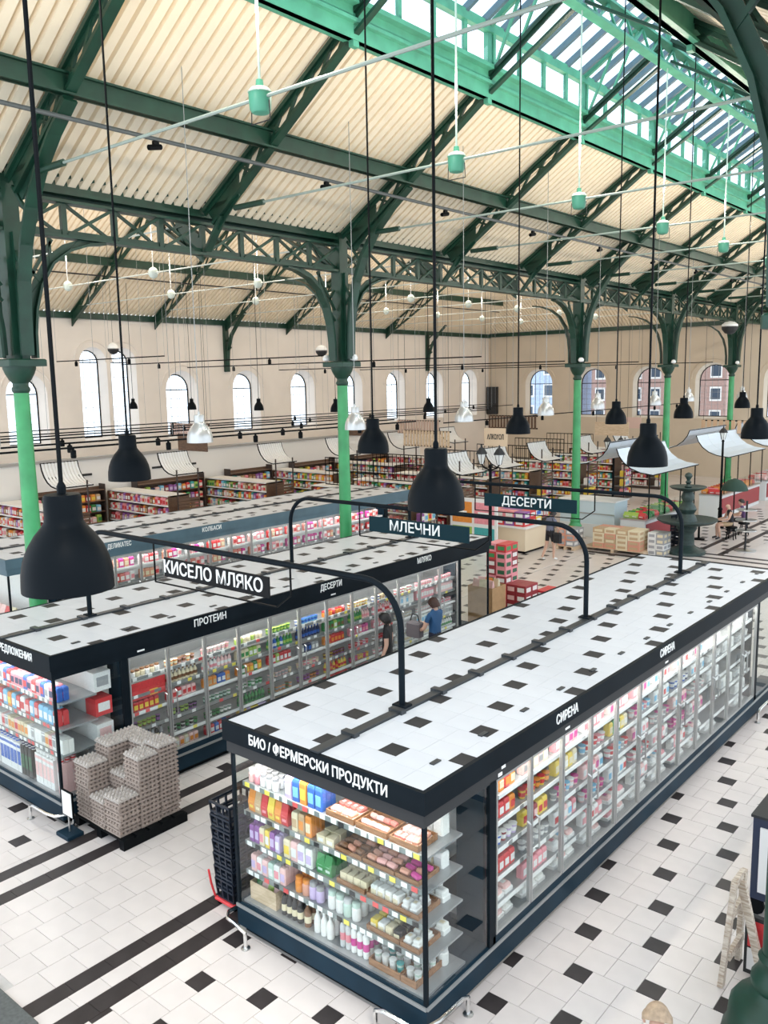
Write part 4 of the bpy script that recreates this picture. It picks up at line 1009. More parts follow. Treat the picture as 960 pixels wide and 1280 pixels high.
# goods seen through the side pane come from the same shelves; doors on the right side
def doorwh(i, s, cab): return 'on the %s shelf behind door %s of the %s' % (LV[s], ORD[i], cab)
PINKS = [('pink', 'white'), ('palepink', 'white'), ('white', 'pink'), ('white', 'red'), ('milk', 'grey'), ('white', 'lightblue'), ('palepink', 'magenta')]
A_DOORS = [[[('palepink', 'orange'), ('milk', 'white')], [('white', 'pink'), ('palepink', 'white')], [('red', 'white'), ('palepink', 'red')], [('darkred', 'white'), ('blue', 'white'), ('lilac', 'white')], [('orange', 'red'), ('red', 'white')], [('orange', 'cream'), ('red', 'orange')]],
           [[('milk', 'white')], [('pink', 'white')], [('grey', 'white'), ('white', 'grey')], [('darkred', 'palepink'), ('yellow', 'red')], [('brown', 'orange'), ('yellow', 'red')], [('cream', 'white'), ('palepink', 'grey')]]]
for i in range(12):
    y0 = 1.19 + i * DOORW + .03; y1 = y0 + DOORW - .06
    for s in range(6):
        z = ([.40] + list(ZR))[s]
        cols = A_DOORS[i][s] if i < 2 else (PINKS if i < 9 else [('white', 'white'), ('milk', 'white'), ('white', 'silver')])
        if i in (2, 4) and s == 4: cols = [('yellow', 'cream'), ('green', 'white'), ('cream', 'white')]
        if i == 7 and s == 4: cols = [('blue', 'white'), ('navy', 'white')]
        kind = ['flat', 'packet', 'cup', 'packet', 'cup', 'packet'][s] if i % 2 else ['flat', 'flat', 'packet', 'cup', 'packet', 'packet']
        kind = kind if isinstance(kind, str) else kind[s]
        if i >= 9 and R_.random() < .45: continue
        w, d, h = {'flat': (.16, .2, .10), 'packet': (.10, .09, .17), 'cup': (.095, .095, .12)}[kind]
        row_y(kind, cols, y0, y1, a1 - .12, z, w, d, h, doorwh(i, s, 'nearest cabinet'))
# ------------------------------------------------------------------ middle cabinet, right side
BD = [ # colour sets per door: bottom .. top
    [[('palepink', 'white'), ('cream', 'white')], [('black', 'white'), ('white', 'navy'), ('grey', 'black')], [('black', 'purple'), ('brown', 'lime')], [('red', 'yellow')], [('cream', 'purple'), ('navy', 'cream')], [('white', 'brown'), ('cream', 'brown')]],
    [[('palepink', 'orange'), ('cream', 'white')], [('black', 'green'), ('white', 'black')], [('black', 'lime'), ('purple', 'black')], [('red', 'white'), ('palepink', 'red')], [('tan', 'red'), ('cream', 'brown')], [('palepink', 'brown'), ('orange', 'cream')]],
    [[('red', 'white'), ('blue', 'white')], [('darkgreen', 'white'), ('black', 'green')], [('green', 'white'), ('darkgreen', 'mint')], [('blue', 'white'), ('orange', 'tan')], [('palepink', 'white'), ('white', 'pink')], [('white', 'palepink'), ('cream', 'pink')]],
    [[('yellow', 'red'), ('lilac', 'white')], [('green', 'darkgreen')], [('green', 'white'), ('mint', 'green')], [('orange', 'yellow'), ('green', 'white')], [('lime', 'white'), ('cream', 'green')], [('lime', 'cream'), ('cream', 'white')]],
    [[('cream', 'white'), ('tan', 'grey')], [('green', 'brown'), ('orange', 'grey')], [('tan', 'cream'), ('palepink', 'grey')], [('red', 'white'), ('lime', 'white')], [('green', 'lime'), ('blue', 'white')], [('green', 'lime')]],
    [[('palepink', 'red')], [('brown', 'purple'), ('orange', 'brown')], [('white', 'pink'), ('palepink', 'cream')], [('navy', 'blue'), ('grey', 'white')], [('navy', 'blue')], [('blue', 'white'), ('lightblue', 'blue')]],
    [[('red', 'yellow')], [('red', 'orange'), ('yellow', 'red')], [('purple', 'brown'), ('yellow', 'brown')], [('red', 'orange'), ('orange', 'red')], [('lime', 'white'), ('green', 'brown')], [('red', 'pink'), ('orange', 'red')]],
    [[('pink', 'red')], [('orange', 'yellow'), ('red', 'magenta')], [('pink', 'red'), ('magenta', 'white')], [('pink', 'white'), ('magenta', 'pink')], [('palepink', 'pink'), ('green', 'lime')], [('yellow', 'cream'), ('orange', 'cream')]],
    [[('cream', 'pink')], [('pink', 'white')], [('pink', 'red'), ('brown', 'white')], [('pink', 'white')], [('pink', 'white'), ('palepink', 'red')], [('blue', 'white'), ('cream', 'tan')]],
    [[('milk', 'white')], [('milk', 'cream')], [('white', 'grey')], [('cream', 'white')], [('white', 'lightblue'), ('milk', 'white')], [('red', 'white'), ('white', 'cream')]],
    [[('milk', 'white')], [('white', 'cream')], [('milk', 'lightblue')], [('palepink', 'white')], [('pink', 'white')], [('pink', 'white'), ('white', 'pink')]],
    [[('milk', 'white')], [('white', 'green')], [('white', 'grey')], [('white', 'pink')], [('palepink', 'white')], [('white', 'pink')]]]
for i in range(12):
    y0 = 1.19 + i * DOORW + .03; y1 = y0 + DOORW - .06
    for s in range(6):
        z = ([.40] + list(BZ))[s]
        kind = ['packet', 'cup', 'cup', 'packet', 'bottle', 'cup'][s] if i % 3 else ['carton', 'bottle', 'cup', 'packet', 'packet', 'jar'][s]
        if i >= 9: kind = ['carton', 'bottle', 'carton', 'cup', 'carton', 'cup'][s]
        w, d, h = {'packet': (.085, .08, .15), 'cup': (.075, .075, .105), 'bottle': (.07, .07, .19), 'carton': (.08, .08, .19), 'jar': (.08, .08, .11)}[kind]
        row_y(kind, BD[i][s], y0, y1, m1 - .12, z, w, d, h, doorwh(i, s, 'middle cabinet'), pool='middle_' + kind)
# red promotional header in the first door of the middle cabinet
mb = MB(); mb.use(PC['red']).box(m1 - .105, m1 - .095, 1.24, 1.86, 1.36, 1.62); mb.use(PC['yellow']).box(m1 - .095, m1 - .090, 1.58, 1.72, 1.38, 1.46); mb.build('promo_card', None, B)
# front of the middle cabinet
def bw(t): return 'on the %s front shelf of the middle cabinet' % t
yb = mc0 + .125; xb0, xb1 = m0 + .1, m1 - .08
row_x('packet', [('red', 'white'), ('blue', 'red'), ('white', 'grey'), ('pink', 'navy')], xb0, xb1, yb, 1.68, .11, .09, .20, bw('top'), depth=2)
row_x('packet', [('red', 'white'), ('orange', 'yellow'), ('red', 'palepink'), ('lightblue', 'white'), ('white', 'red')], xb0, xb1, yb, 1.32, .12, .09, .22, bw('third'), depth=2)
row_x('carton', [('white', 'grey'), ('milk', 'white'), ('cream', 'orange'), ('palepink', 'red')], xb0, xb1, yb, .95, .09, .08, .21, bw('second'), depth=2)
x = xb0
for w, c1, c2, capc in ((.62, 'white', 'grey', 'blue'), (.62, 'white', 'blue', 'blue'), (.40, 'black', 'darkgreen', 'navy'), (.60, 'white', 'palepink', 'white'), (.4, 'palepink', 'white', 'red')):
    row_x('carton', [(c1, c2)], x, min(x + w - .02, xb1), mc0 + .09, .371, .095, .09, .44, bw('bottom'), jit=.02, depth=3)
    row_x('cup', [('white', capc)], x, min(x + w - .02, xb1), mc0 + .09, .812, .085, .085, .07, bw('bottom') + ', upper layer', jit=.02, depth=3, pool='decktop_cup')
    x += w
    if x > xb1 - .1: break
# boxes behind its side pane
for y, z, d, h, c1, c2 in ((.62, 1.68, .5, .27, 'white', 'grey'), (.66, 1.32, .46, .25, 'red', 'white'), (.66, .95, .46, .25, 'white', 'palepink'), (.55, .372, .5, .5, 'grey', 'white')):
    put('box', c1, c2, (m1 - .22, .82, z + .001), (.26, .26, h), math.pi / 2, 'behind the side pane of the middle cabinet', 'stockbox')
# goods behind the near cabinet's side pane are the shelf ends; far cabinet
for i in range(16):
    y0 = 3.98 + i * .68
    for s in range(5):
        z = ([.40] + list(CZ))[s]
        kind = ['flat', 'packet', 'flat', 'packet', 'packet'][s]
        w, d, h = {'packet': (.13, .09, .21), 'flat': (.17, .2, .12)}[kind]
        row_y(kind, [('pink', 'white'), ('palepink', 'red'), ('red', 'white'), ('white', 'pink'), ('meat', 'white'), ('magenta', 'white'), ('sausage', 'cream')], y0, y0 + .64, f1 - .12, z, w, d, h, 'on the %s shelf of the slate blue cabinet, bay %s' % (LV[s], ORD[min(i, 13)]), pool='far_' + kind)
row_x('bag', [('cream', 'orange'), ('orange', 'cream'), ('palepink', 'white')], f0 + .1, f1 - .1, fc0 + .12, .40, .2, .15, .3, 'in the front end of the far cabinet')
row_x('bag', [('cream', 'orange'), ('red', 'cream'), ('palepink', 'white')], f0 + .1, f1 - .1, fc0 + .12, 1.05, .2, .15, .3, 'in the front end of the far cabinet')
mb = MB(); mb.box(f0 + .1, f1 - .1, fc0 + .1, fc0 + .6, 1.02, 1.05); mb.build('shelf', SHELFM, Cc)
# ------------------------------------------------------------------ shelving, stalls and the far hall
WALLW = mat('white_board', (.80, .79, .77), .6)
POSTM = mat('dark_brown_metal', (.05, .035, .03), .5)
CANW = mat('canopy_white', (.78, .79, .80), .5)
CANB = mat('canopy_blue_white', (.66, .74, .82), .4)
def grocery(x0, x1, y, z, where, w=.2, h=.24, d=.2, cols=None):
    x = x0 + w / 2
    while x + w / 2 < x1:
        c = R_.choice(cols); c1, c2 = c if isinstance(c, tuple) else (c, 'white')
        ww = w * R_.uniform(.8, 1.05)
        put('packet', c1, c2, (x, y + d / 2, z + .001), (ww * .94, d, h * R_.uniform(.75, 1)), 0, where, 'grocery_pack'); x += ww
WARM = [('red', 'white'), ('palepink', 'white'), ('pink', 'red'), ('cream', 'red'), ('white', 'pink'), ('darkred', 'white'), ('tan', 'white'), ('purple', 'lilac'), ('brown', 'tan'), ('orange', 'white')]
MIXC = WARM + [('yellow', 'red'), ('green', 'white'), ('lightblue', 'white'), ('navy', 'white'), ('teal', 'white'), ('lime', 'green'), ('orange', 'yellow')]
def gondola(xa, xb, y, label, where, cols, endcols, h=2.0, d=.9):
    T = thing('shelf_unit', label, 'shelf', (xa, y, 0)); L = xb - xa
    mb = MB(); mb.box(0, L, -d / 2, d / 2, 0, .14); mb.build('base', POSTM, T)
    mb = MB(); mb.box(0, L, -.03, .03, .14, h); mb.build('back_panel', WOODD, T)
    mb = MB(); mb.box(-.04, 0, -d / 2, d / 2, 0, h); mb.build('end_panel', WOODD, T)
    mb = MB(); mb.box(L, L + .04, -d / 2, d / 2, 0, h + .05); mb.build('end_panel', WOODD, T)
    mb = MB(); mb.box(-.04, L + .04, -d / 2 + .05, d / 2 - .05, h, h + .05); mb.build('top_board', WALLW, T)
    for z in (.16, .55, .94, 1.33, 1.70):
        mb = MB(); mb.box(0, L, -d / 2 + .03, -.03, z - .02, z); s = mb.build('shelf', SHELFM, T)
        e = MB(); e.box(0, L, -d / 2 + .02, -d / 2 + .03, z - .04, z + .01); e.build('price_rail', PRICE, s)
        grocery(xa + .02, xb - .02, y - d / 2 + .05, z, where, .16, .29, .25, cols)
    # end cap facing the aisle (+x)
    mb = MB(); mb.box(L + .04, L + .62, -d / 2, d / 2, 0, .14); mb.build('cap_base', POSTM, T)
    for s in (-1, 1):
        mb = MB(); mb.box(L + .56, L + .60, s * d / 2 - .02, s * d / 2 + .02, .14, h + 1.0 if s < 0 else h + 1.0); mb.build('cap_post', POSTM, T)
    for i in range(4):
        mb = MB(); mb.box(L + .58, L + .61, -d / 2, d / 2, h - .42 + i * .11, h - .34 + i * .11); mb.build('header_slat', WOODD, T)
    for z in (.16, .62, 1.08):
        mb = MB(); mb.box(L + .05, L + .6, -d / 2, d / 2, z - .025, z); mb.build('cap_shelf', SHELFM, T)
        for j in range(4):
            c = R_.choice(endcols); put('packet', c[0], c[1], (xb + .45, y - d / 2 + .12 + j * .21, z + .001), (.2, .22, .36 * R_.uniform(.8, 1)), math.pi / 2, where.replace('shelves', 'end cap'), 'grocery_pack')
    return T
def canopy(x, y, z, L, label, slats, m=CANW, depth=.85, rise=.72, flip=1, posts=0.0):
    """curved awning falling towards +x (flip = 1); its low edge lies at x"""
    T = thing('canopy', label, 'canopy', (x, y, z))
    prof = [(-depth, rise), (-depth * .93, rise * .72), (-depth * .80, rise * .45), (-depth * .60, rise * .22), (-depth * .34, rise * .07), (0, 0)]
    prof = [(u * flip, v) for u, v in prof]
    n = slats; p = L / n
    me = MB(); me.slab([(u, p * .5, v) for u, v in prof], (0, 1, 0), p * (.66 if n > 10 else .8 if n > 6 else .985), .018); me = me.mesh('slat', m)
    for i in range(n): link('slat', me, T, (0, i * p, 0))
    for yy in (0, L):
        mb = MB(); mb.slab([(u, yy, v - .02) for u, v in prof], (0, 1, 0), .03, .03); mb.build('side_rib', BLACK, T)
    for u, v in (prof[0], prof[-1]):
        mb = MB(); mb.bar((u, 0, v - .02), (u, L, v - .02), .035); mb.build('edge_bar', BLACK, T)
    if posts:
        for yy in [L * i / 3 for i in range(4)]:
            mb = MB(); mb.bar((-.12 * flip, yy, 0), (-.12 * flip, yy, -posts), .035); mb.build('post', BLACK, T)
    return T
rows1 = [(8.6, WARM), (12.9, WARM), (17.5, MIXC), (21.3, MIXC), (25.4, MIXC), (29.4, WARM)]
for i, (y, cols) in enumerate(rows1):
    gondola(-24.3, -20.6, y, 'brown shelving row by the left wall, %s from the near end' % ORD[i], 'on shelves of left wall row %s' % ORD[i], cols, [('red', 'white'), ('palepink', 'cream'), ('white', 'palepink'), ('green', 'red'), ('cream', 'tan')] if i != 2 else [('tan', 'white'), ('grey', 'cream'), ('orange', 'red')])
    canopy(-20.0, y - .6, 2.85, 1.25, 'small white slatted canopy over left wall shelving end, %s from near' % ORD[i], 11, CANW)
rows2 = [(18.0, WARM), (20.3, MIXC), (23.0, WARM), (26.2, MIXC), (30.4, MIXC), (34.2, MIXC), (38.5, WARM)]
for i, (y, cols) in enumerate(rows2):
    gondola(-18.6, -14.0, y, 'brown shelving row in the centre of the side hall, %s from the near end' % ORD[i], 'on shelves of centre row %s' % ORD[i], cols, [('red', 'white'), ('white', 'lightblue'), ('purple', 'white'), ('pink', 'white'), ('yellow', 'red')])
    if 0 < i < 6: canopy(-13.1, y - .75, 2.55, 1.5, 'white curved canopy over the centre shelving, %s from the left' % ORD[i - 1], 8, CANW)
# shelving along the partition, facing the hall
for i, (ya, yb_) in enumerate(((9.3, 12.2), (13.6, 16.8), (18.2, 20.6), (22.0, 24.7), (26.1, 28.7))):
    T = thing('wall_shelf', 'brown wall shelving against the white partition, %s bay from the near end' % ORD[i], 'shelf', (-24.48, ya, 0)); L = yb_ - ya
    b = MB(); b.box(0, .03, 0, L, 0, 2.2); b.build('back', WOODD, T)
    for zz in (.1, .5, .9, 1.3, 1.7, 2.1):
        b = MB(); b.box(.03, .4, 0, L, zz - .03, zz); b.build('shelf', WOODD, T)
        if zz < 2:
            y = ya + .1
            while y < yb_ - .1:
                c = R_.choice(MIXC); put('packet', c[0], c[1], (-24.2, y, zz + .001), (.19, .2, .30 * R_.uniform(.7, 1)), math.pi / 2, 'on wall shelving bay %s by the white partition' % ORD[i], 'grocery_pack'); y += .21
    for yy in (0, L): b = MB(); b.box(.03, .4, yy - .02, yy + .02, 0, 2.3); b.build('side', POSTM, T)
# long white partition behind the shelves
mb = MB(); mb.box(-24.75, -24.5, 2, 32, 0, 3.2)
wp = thing('white_partition', 'long white partition wall behind the left shelving rows', 'partition'); mb.build('panel', WALLW, wp)
for y in (7.6, 10.2, 11.4, 14.6, 16.2):
    b = MB(); b.box(-24.5, -24.47, y, y + .55, 2.62, 2.70); b.build('name_plate', DARKG, wp)
b = MB(); b.box(-24.8, -24.45, 2, 32, 3.2, 3.3); b.build('cap_rail', mat('cap_grey', (.35, .34, .32), .5), wp)
# white freezer fronts at the far left with the red board
t = thing('freezer_block', 'white freezer block at the left edge behind the leftmost column', 'freezer', (-21, 3.6, 0))
mb = MB(); mb.box(-1.6, 1.6, -.6, .6, 0, 2.6); mb.build('body', WALLW, t)
for i in range(4):
    b = MB(); b.box(-1.5 + i * .78, -.8 + i * .78, -.63, -.6, .3, 2.3); d_ = b.build('freezer_door', WHITE, t); h = MB(); h.box(-1.45 + i * .78, -1.42 + i * .78, -.67, -.63, 1.0, 1.5); h.build('handle', GREY, d_)
mb = MB(); mb.box(0, .02, 0, .62, 0, .85); o = mb.build('red_board', PC['red'], None, False, (-18.2, 3.0, 1.25)); tag(o, 'red notice board at the left edge beside the leftmost column', 'board')
b = MB(); b.bar((.01, .3, 0), (.01, .3, -1.25), .04); b.build('stand', GREY, o)
# produce heap table at the far left edge
t = thing('produce_table', 'low dark table of mixed goods at the left edge', 'table', (-17.3, 3.3, 0))
mb = MB(); mb.box(-.9, .9, -.7, .7, .75, .85); mb.build('table_top', WOODD, t)
for sx in (-.8, .8):
    for sy in (-.6, .6): mb = MB(); mb.box(sx - .04, sx + .04, sy - .04, sy + .04, 0, .75); mb.build('leg', POSTM, t)
for i in range(5):
    for j in range(4): put('bag', R_.choice(['darkred', 'brown', 'tan', 'palepink', 'purple']), 'white', (-18.0 + i * .33, 2.8 + j * .33, .852), (.28, .24, .28), R_.uniform(-.5, .5), 'on the low dark table at the left edge')
# hanging boards
def hanging_board(x, y, z, w, h, m, label, txt=None, slats=0, axis='x'):
    T = thing('hanging_board', label, 'sign', (x, y, z))
    if slats:
        for i in range(slats):
            b = MB(); b.box(-w / 2 + w * i / slats, -w / 2 + w * (i + .6) / slats, -.02, .02, 0, h); b.build('slat', m, T)
        for zz in (.02, h - .02): b = MB(); b.box(-w / 2, w / 2, .02, .04, zz - .03, zz + .03); b.build('rail', BLACK, T)
    else:
        b = MB(); b.box(-w / 2, w / 2, -.02, .02, 0, h); pl = b.build('board', m, T)
        if txt: lettering(txt, h * .38, pl, (0, -.024, h * .5), 'front', DARKG, width=w * .72, bold=.03)
    for s in (-1, 1): b = MB(); b.tube([(s * w * .46, 0, h), (s * w * .46, 0, roofz(x + s * w * .46, y) - z + .02)], .008, 5); b.build('cord', DARKG, T)
hanging_board(-21.6, 14.4, 3.45, 1.7, .62, WOODD, 'dark brown hanging board left of the first silver lamp')
hanging_board(-20.6, 22.6, 3.55, 1.5, .55, WOODD, 'dark brown hanging board left of the second column')
hanging_board(-16.2, 21.6, 3.3, 2.3, .62, WOODP, 'pale slatted hanging panel above the red packs', None, 15)
hanging_board(-13.9, 23.0, 3.3, 1.05, .70, mat('sign_beige', (.78, .62, .45), .6), 'beige hanging sign with dark lettering below a black lamp', 'АЛКОХОЛ')
hanging_board(-25.4, 17.2, 3.7, 2.6, .55, mat('pinkish_slat', (.62, .44, .38), .6), 'pinkish slatted panel below the tall pair of windows', None, 18)
hanging_board(-19.6, 25.5, 3.5, 2.4, .6, mat('pinkish_slat2', (.55, .40, .33), .6), 'brown slatted panel hanging between the windows and the first canopy', None, 16)
hanging_board(-12.6, 30.5, 3.3, 1.6, .6, WOODP, 'pale wooden hanging board beside the third column')
hanging_board(-16.8, 29.0, 3.6, 2.6, .6, WOODD, 'long brown slatted panel hanging at mid hall', None, 16)
hanging_board(-9.3, 35.5, 3.2, 2.2, .6, mat('sign_tan', (.60, .40, .26), .6), 'tan slatted board between the last two columns', None, 8)
hanging_board(-14.2, 36, 3.3, 1.2, .55, mat('sign_pink', (.70, .50, .44), .6), 'pinkish hanging sign left of the fourth column')
# wire cages on the side hall mezzanine edge
for i, (x, y) in enumerate(((-17.0, 18.0), (-16.6, 20.3), (-15.8, 23.0), (-15.6, 26.2), (-16.2, 30.4), (-16.6, 34.2))):
    T = thing('wire_rack', 'black wire frame above the centre shelving, %s from the near end' % ORD[i], 'rack', (x, y, 2.068))
    for zz in (0, .5, 1.0): b = MB(); b.bar((-1.3, 0, zz), (1.3, 0, zz), .035); b.build('rail', BLACK, T)
    for j in range(14): b = MB(); b.bar((-1.3 + j * .2, 0, 0), (-1.3 + j * .2, 0, 1.0), .018); b.build('wire', BLACK, T)
# big light canopies with counters on the right
def stall(y, L, label, clabel, k):
    canopy(-7.5, y, 2.55, L, label, 4 if L > 3 else 3, CANB, 1.35, .85, 1, 1.55)
    canopy(-10.6, y + .3, 2.75, L, label.replace('facing the fountain', 'behind it'), 4, CANB, 1.35, .85, -1)
    T = thing('stall_counter', clabel, 'counter', (-8.1, y, 0))
    b = MB(); b.box(-.5, .4, -.1, L + .1, 0, .92); b.build('body', mat('counter_white', (.70, .73, .74), .4), T)
    b = MB(); b.box(-.52, .46, -.12, L + .12, .92, .97); b.build('top', STEEL, T)
    b = MB(); b.box(.36, .38, 0, L, .97, 1.45); b.build('glass_guard', GLASS, T)
    b = MB(); b.box(.4, .43, 0, L, .15, .8); b.build('red_front', PC['darkred'], T)
    for j in range(int(L / .34)):
        for q in range(3): put('bag', R_.choice([['green', 'lime', 'red'], ['red', 'pink', 'orange'], ['red', 'palepink', 'white']][k]), 'white', (-8.45 + q * .27, y + .2 + j * .33, .972), (.26, .24, .2), R_.uniform(-.4, .4), 'heaped on the %s produce counter from the fountain' % ORD[k])
stall(22.9, 4.3, 'large pale blue canopy facing the fountain', 'pale produce counter with red front beside the fountain', 0)
stall(30.6, 5.0, 'large pale blue canopy facing the fountain at the right edge', 'pale produce counter of red goods at the right edge', 1)
stall(36.8, 4.0, 'farthest large pale canopy facing the fountain row', 'farthest pale produce counter near the end wall', 2)
# white glass-fronted counter and beer island
t = thing('service_counter', 'pale blue glass service counter behind the drinks pallet', 'counter', (-10.2, 23.6, 0))
b = MB(); b.box(-1.2, 1.0, 0, 1.1, 0, .5); b.build('base', mat('counter_white', (.7, .7, .7)), t)
b = MB(); b.box(-1.2, 1.0, .02, 1.1, .5, 1.35); b.build('glass_case', mat('ice_panel', (.62, .74, .80), .25), t)
b = MB(); b.box(-1.25, 1.05, -.02, 1.15, 1.35, 1.4); b.build('lid', WHITE, t)
b = MB(); b.bar((-1.22, -.03, .9), (1.02, -.03, .9), .03); b.build('rail', STEEL, t)
def pallet(x, y, w, d, label, cat='pallet', m=WOODP, h=.13):
    T = thing('pallet', label, cat, (x, y, 0))
    for i in range(5): b = MB(); b.box(-w / 2, w / 2, -d / 2 + d * i / 5, -d / 2 + d * (i + .8) / 5, h - .02, h); b.build('deck_board', m, T)
    for i in range(3): b = MB(); u = -w / 2 + .05 + i * (w - .1) / 2; b.box(u - .05, u + .05, -d / 2, d / 2, 0, h - .02); b.build('block', m, T)
    return T
pallet(-8.2, 21.75, 2.2, .9, 'wooden pallet under the tan shrink-wrapped packs')
def stack(x, y, z, nx, ny, nz_, w, d, h, cols, where, kind='box', rz=0, pool='stockbox'):
    for i in range(nx):
        for j in range(ny):
            for k in range(nz_):
                c = R_.choice(cols); put(kind, c[0], c[1], (x + (i - (nx - 1) / 2) * w, y + (j - (ny - 1) / 2) * d, z + k * h + .001), (w * .97, d * .97, h * .985), rz, '%s, %s layer, %s from left' % (where, ORD[k], ORD[i]), pool)
stack(-8.1, 21.75, .13, 4, 2, 4, .42, .4, .17, [('tan', 'cream'), ('cream', 'tan'), ('sausage', 'tan')], 'on the wooden drinks pallet')
pallet(-9.75, 21.3, .7, .8, 'small pallet with grey packs left of the tan packs')
stack(-9.75, 21.3, .13, 2, 2, 3, .32, .36, .2, [('grey', 'white'), ('sausage', 'grey')], 'on the small pallet left')
stack(-6.85, 22.0, 0, 2, 2, 4, .28, .3, .19, [('grey', 'cream'), ('white', 'grey')], 'beside the black crates')
CRATE = mat('black_crate', (.012, .018, .03), .4, spec=.3)
def crate(x, y, z, w, d, h, label, m=CRATE):
    T = thing('crate', label, 'crate', (x, y, z))
    b = MB(); b.box(-w / 2, w / 2, -d / 2, d / 2, 0, .02); b.build('bottom', m, T)
    for s in (-1, 1):
        b = MB(); u = s * (w / 2 - .012)
        for zz in (.03, h * .5, h - .03): b.box(u - .012, u + .012, -d / 2, d / 2, zz - .025, zz + .025)
        for j in range(5): v = -d / 2 + .02 + j * (d - .04) / 4; b.box(u - .01, u + .01, v - .015, v + .015, 0, h)
        b.build('side', m, T)
        b = MB(); u = s * (d / 2 - .012)
        for zz in (.03, h * .5, h - .03): b.box(-w / 2, w / 2, u - .012, u + .012, zz - .025, zz + .025)
        for j in range(5): v = -w / 2 + .02 + j * (w - .04) / 4; b.box(v - .015, v + .015, u - .01, u + .01, 0, h)
        b.build('side', m, T)
    return T
for i in range(4): crate(-6.55 + .02 * i, 23.1, i * .30, .62, .5, .3, 'black plastic crate by the fountain, %s from the floor' % ORD[i])
# fountain
t = thing('fountain', 'dark green cast iron fountain with two basins', 'fountain', (-6.2, 22.7, 0))
FG = mat('fountain_green', (.03, .055, .05), .45, var=.3, scale=10, bump=.3)
for nm, prof in (('plinth', [(.62, 0), (.62, .1), (.5, .16), (.34, .22), (.26, .3), (.24, .7), (.34, .86), (.3, .95)]),
                 ('lower_basin', [(.28, .93), (.5, .97), (.85, 1.05), (.98, 1.14), (.98, 1.17), (.9, 1.15), (.3, 1.08), (.02, 1.08)]),
                 ('stem', [(.34, 1.06), (.3, 1.2), (.22, 1.35), (.30, 1.5), (.24, 1.62), (.16, 1.75), (.22, 1.9), (.18, 2.02), (.14, 2.12)]),
                 ('upper_basin', [(.14, 2.08), (.3, 2.12), (.52, 2.18), (.60, 2.24), (.58, 2.26), (.2, 2.2), (.02, 2.2)]),
                 ('finial', [(.10, 2.19), (.13, 2.26), (.06, 2.34), (.1, 2.4), (.05, 2.46), (.09, 2.54), (.13, 2.6), (.10, 2.68), (.02, 2.72)])):
    b = MB(); b.lathe(prof, 20); b.build(nm, FG, t, True)
# street lanterns
def lantern_post(x, y, h, label, two=True):
    T = thing('lantern_post', label, 'lamp post', (x, y, 0))
    b = MB(); b.lathe([(.16, 0), (.16, .06), (.09, .12), (.075, .7), (.10, .74), (.05, .82), (.04, h - .5), (.06, h - .48), (.03, h - .42)], 12); b.build('pole', BLACK, T, True)
    heads = (-.28, .28) if two else (0,)
    if two:
        b = MB(); b.tube([(-.28, 0, h - .42), (-.2, 0, h - .52), (0, 0, h - .58), (.2, 0, h - .52), (.28, 0, h - .42)], .022, 6); b.build('arm', BLACK, T)
    for u in heads:
        b = MB(); b.lathe([(.06, 0), (.13, .26), (.13, .28)], 6, (u, 0, h - .42), False); g = b.build('lantern_glass', mat('lantern_glass', (.80, .82, .80), .25), T)
        b = MB(); b.lathe([(.17, .27), (.17, .29), (.08, .42), (.03, .45), (.02, .52)], 6, (u, 0, h - .42)); b.build('lantern_cap', DARKG, T)
        for q in range(6):
            a = math.pi * q / 3; b = MB(); b.bar((u + .062 * math.cos(a), .062 * math.sin(a), h - .42), (u + .134 * math.cos(a), .134 * math.sin(a), h - .14), .012); b.build('lantern_bar', BLACK, g)
lantern_post(-8.35, 14.0, 4.05, 'black two-headed lantern post behind the middle sign')
lantern_post(-10.57, 26.4, 3.5, 'black two-headed lantern post right of the third column')
lantern_post(-6.95, 28.2, 3.85, 'single-headed black lantern post among the pale canopies', False)
# promotional corner at the far end of the middle cabinet
t = thing('cardboard_box', 'tall brown cardboard box at the far end of the middle cabinet', 'box', (-7.0, 11.75, 0))
b = MB()
for bb in ((-.35, .35, -.3, -.28), (-.35, .35, .28, .3), (-.35, -.33, -.28, .28), (.33, .35, -.28, .28)): b.box(*bb, 0, .95)
b.build('wall', CARD, t); b = MB(); b.box(-.33, .33, -.28, .28, 0, .03); b.build('bottom', CARD, t)
for i in range(3):
    for j in range(2): put('bag', R_.choice(['orange', 'palepink', 'cream']), 'white', (-7.22 + i * .21, 11.62 + j * .25, .04), (.2, .22, 1.12), R_.uniform(-.5, .5), 'standing in the tall cardboard box')
stack(-6.55, 12.65, 0, 2, 2, 4, .28, .3, .22, [('darkred', 'palepink'), ('darkred', 'white')], 'in the dark red drink stack')
stack(-6.05, 13.3, 0, 2, 2, 3, .3, .3, .22, [('red', 'yellow'), ('red', 'white')], 'in the bright red drink stack')
stack(-7.6, 13.4, 0, 2, 2, 8, .3, .3, .21, [('red', 'green'), ('pink', 'darkgreen'), ('darkred', 'white')], 'in the tall drink stack')
# poster stand and low beige podium
t = thing('poster_stand', 'white stand with orange, teal and lime posters right of the big lamp', 'stand', (-12.0, 18.6, 0))
b = MB(); b.box(-.95, .95, 0, .06, 0, 1.9); b.build('board', WALLW, t)
for i, (c, u, v) in enumerate((('orange', -.85, 1.05), ('pink', .05, 1.05), ('lime', -.85, .2), ('teal', .05, .2))):
    b = MB(); b.box(u, u + .8, -.012, 0, v, v + .72); b.build('poster', PC[c], t)
    b = MB(); b.box(u + .15, u + .6, -.016, -.012, v + .3, v + .4); b.build('caption_bar', WHITEL, t)
t = thing('podium', 'low beige display podium behind the woman in black shorts', 'podium', (-11.4, 20.2, 0))
b = MB(); b.box(-.9, .9, -.7, .7, .08, .85); b.build('body', mat('podium_beige', (.80, .66, .48), .6), t); b = MB(); b.box(-.85, .85, -.65, .65, 0, .08); b.build('base', BLACK, t)
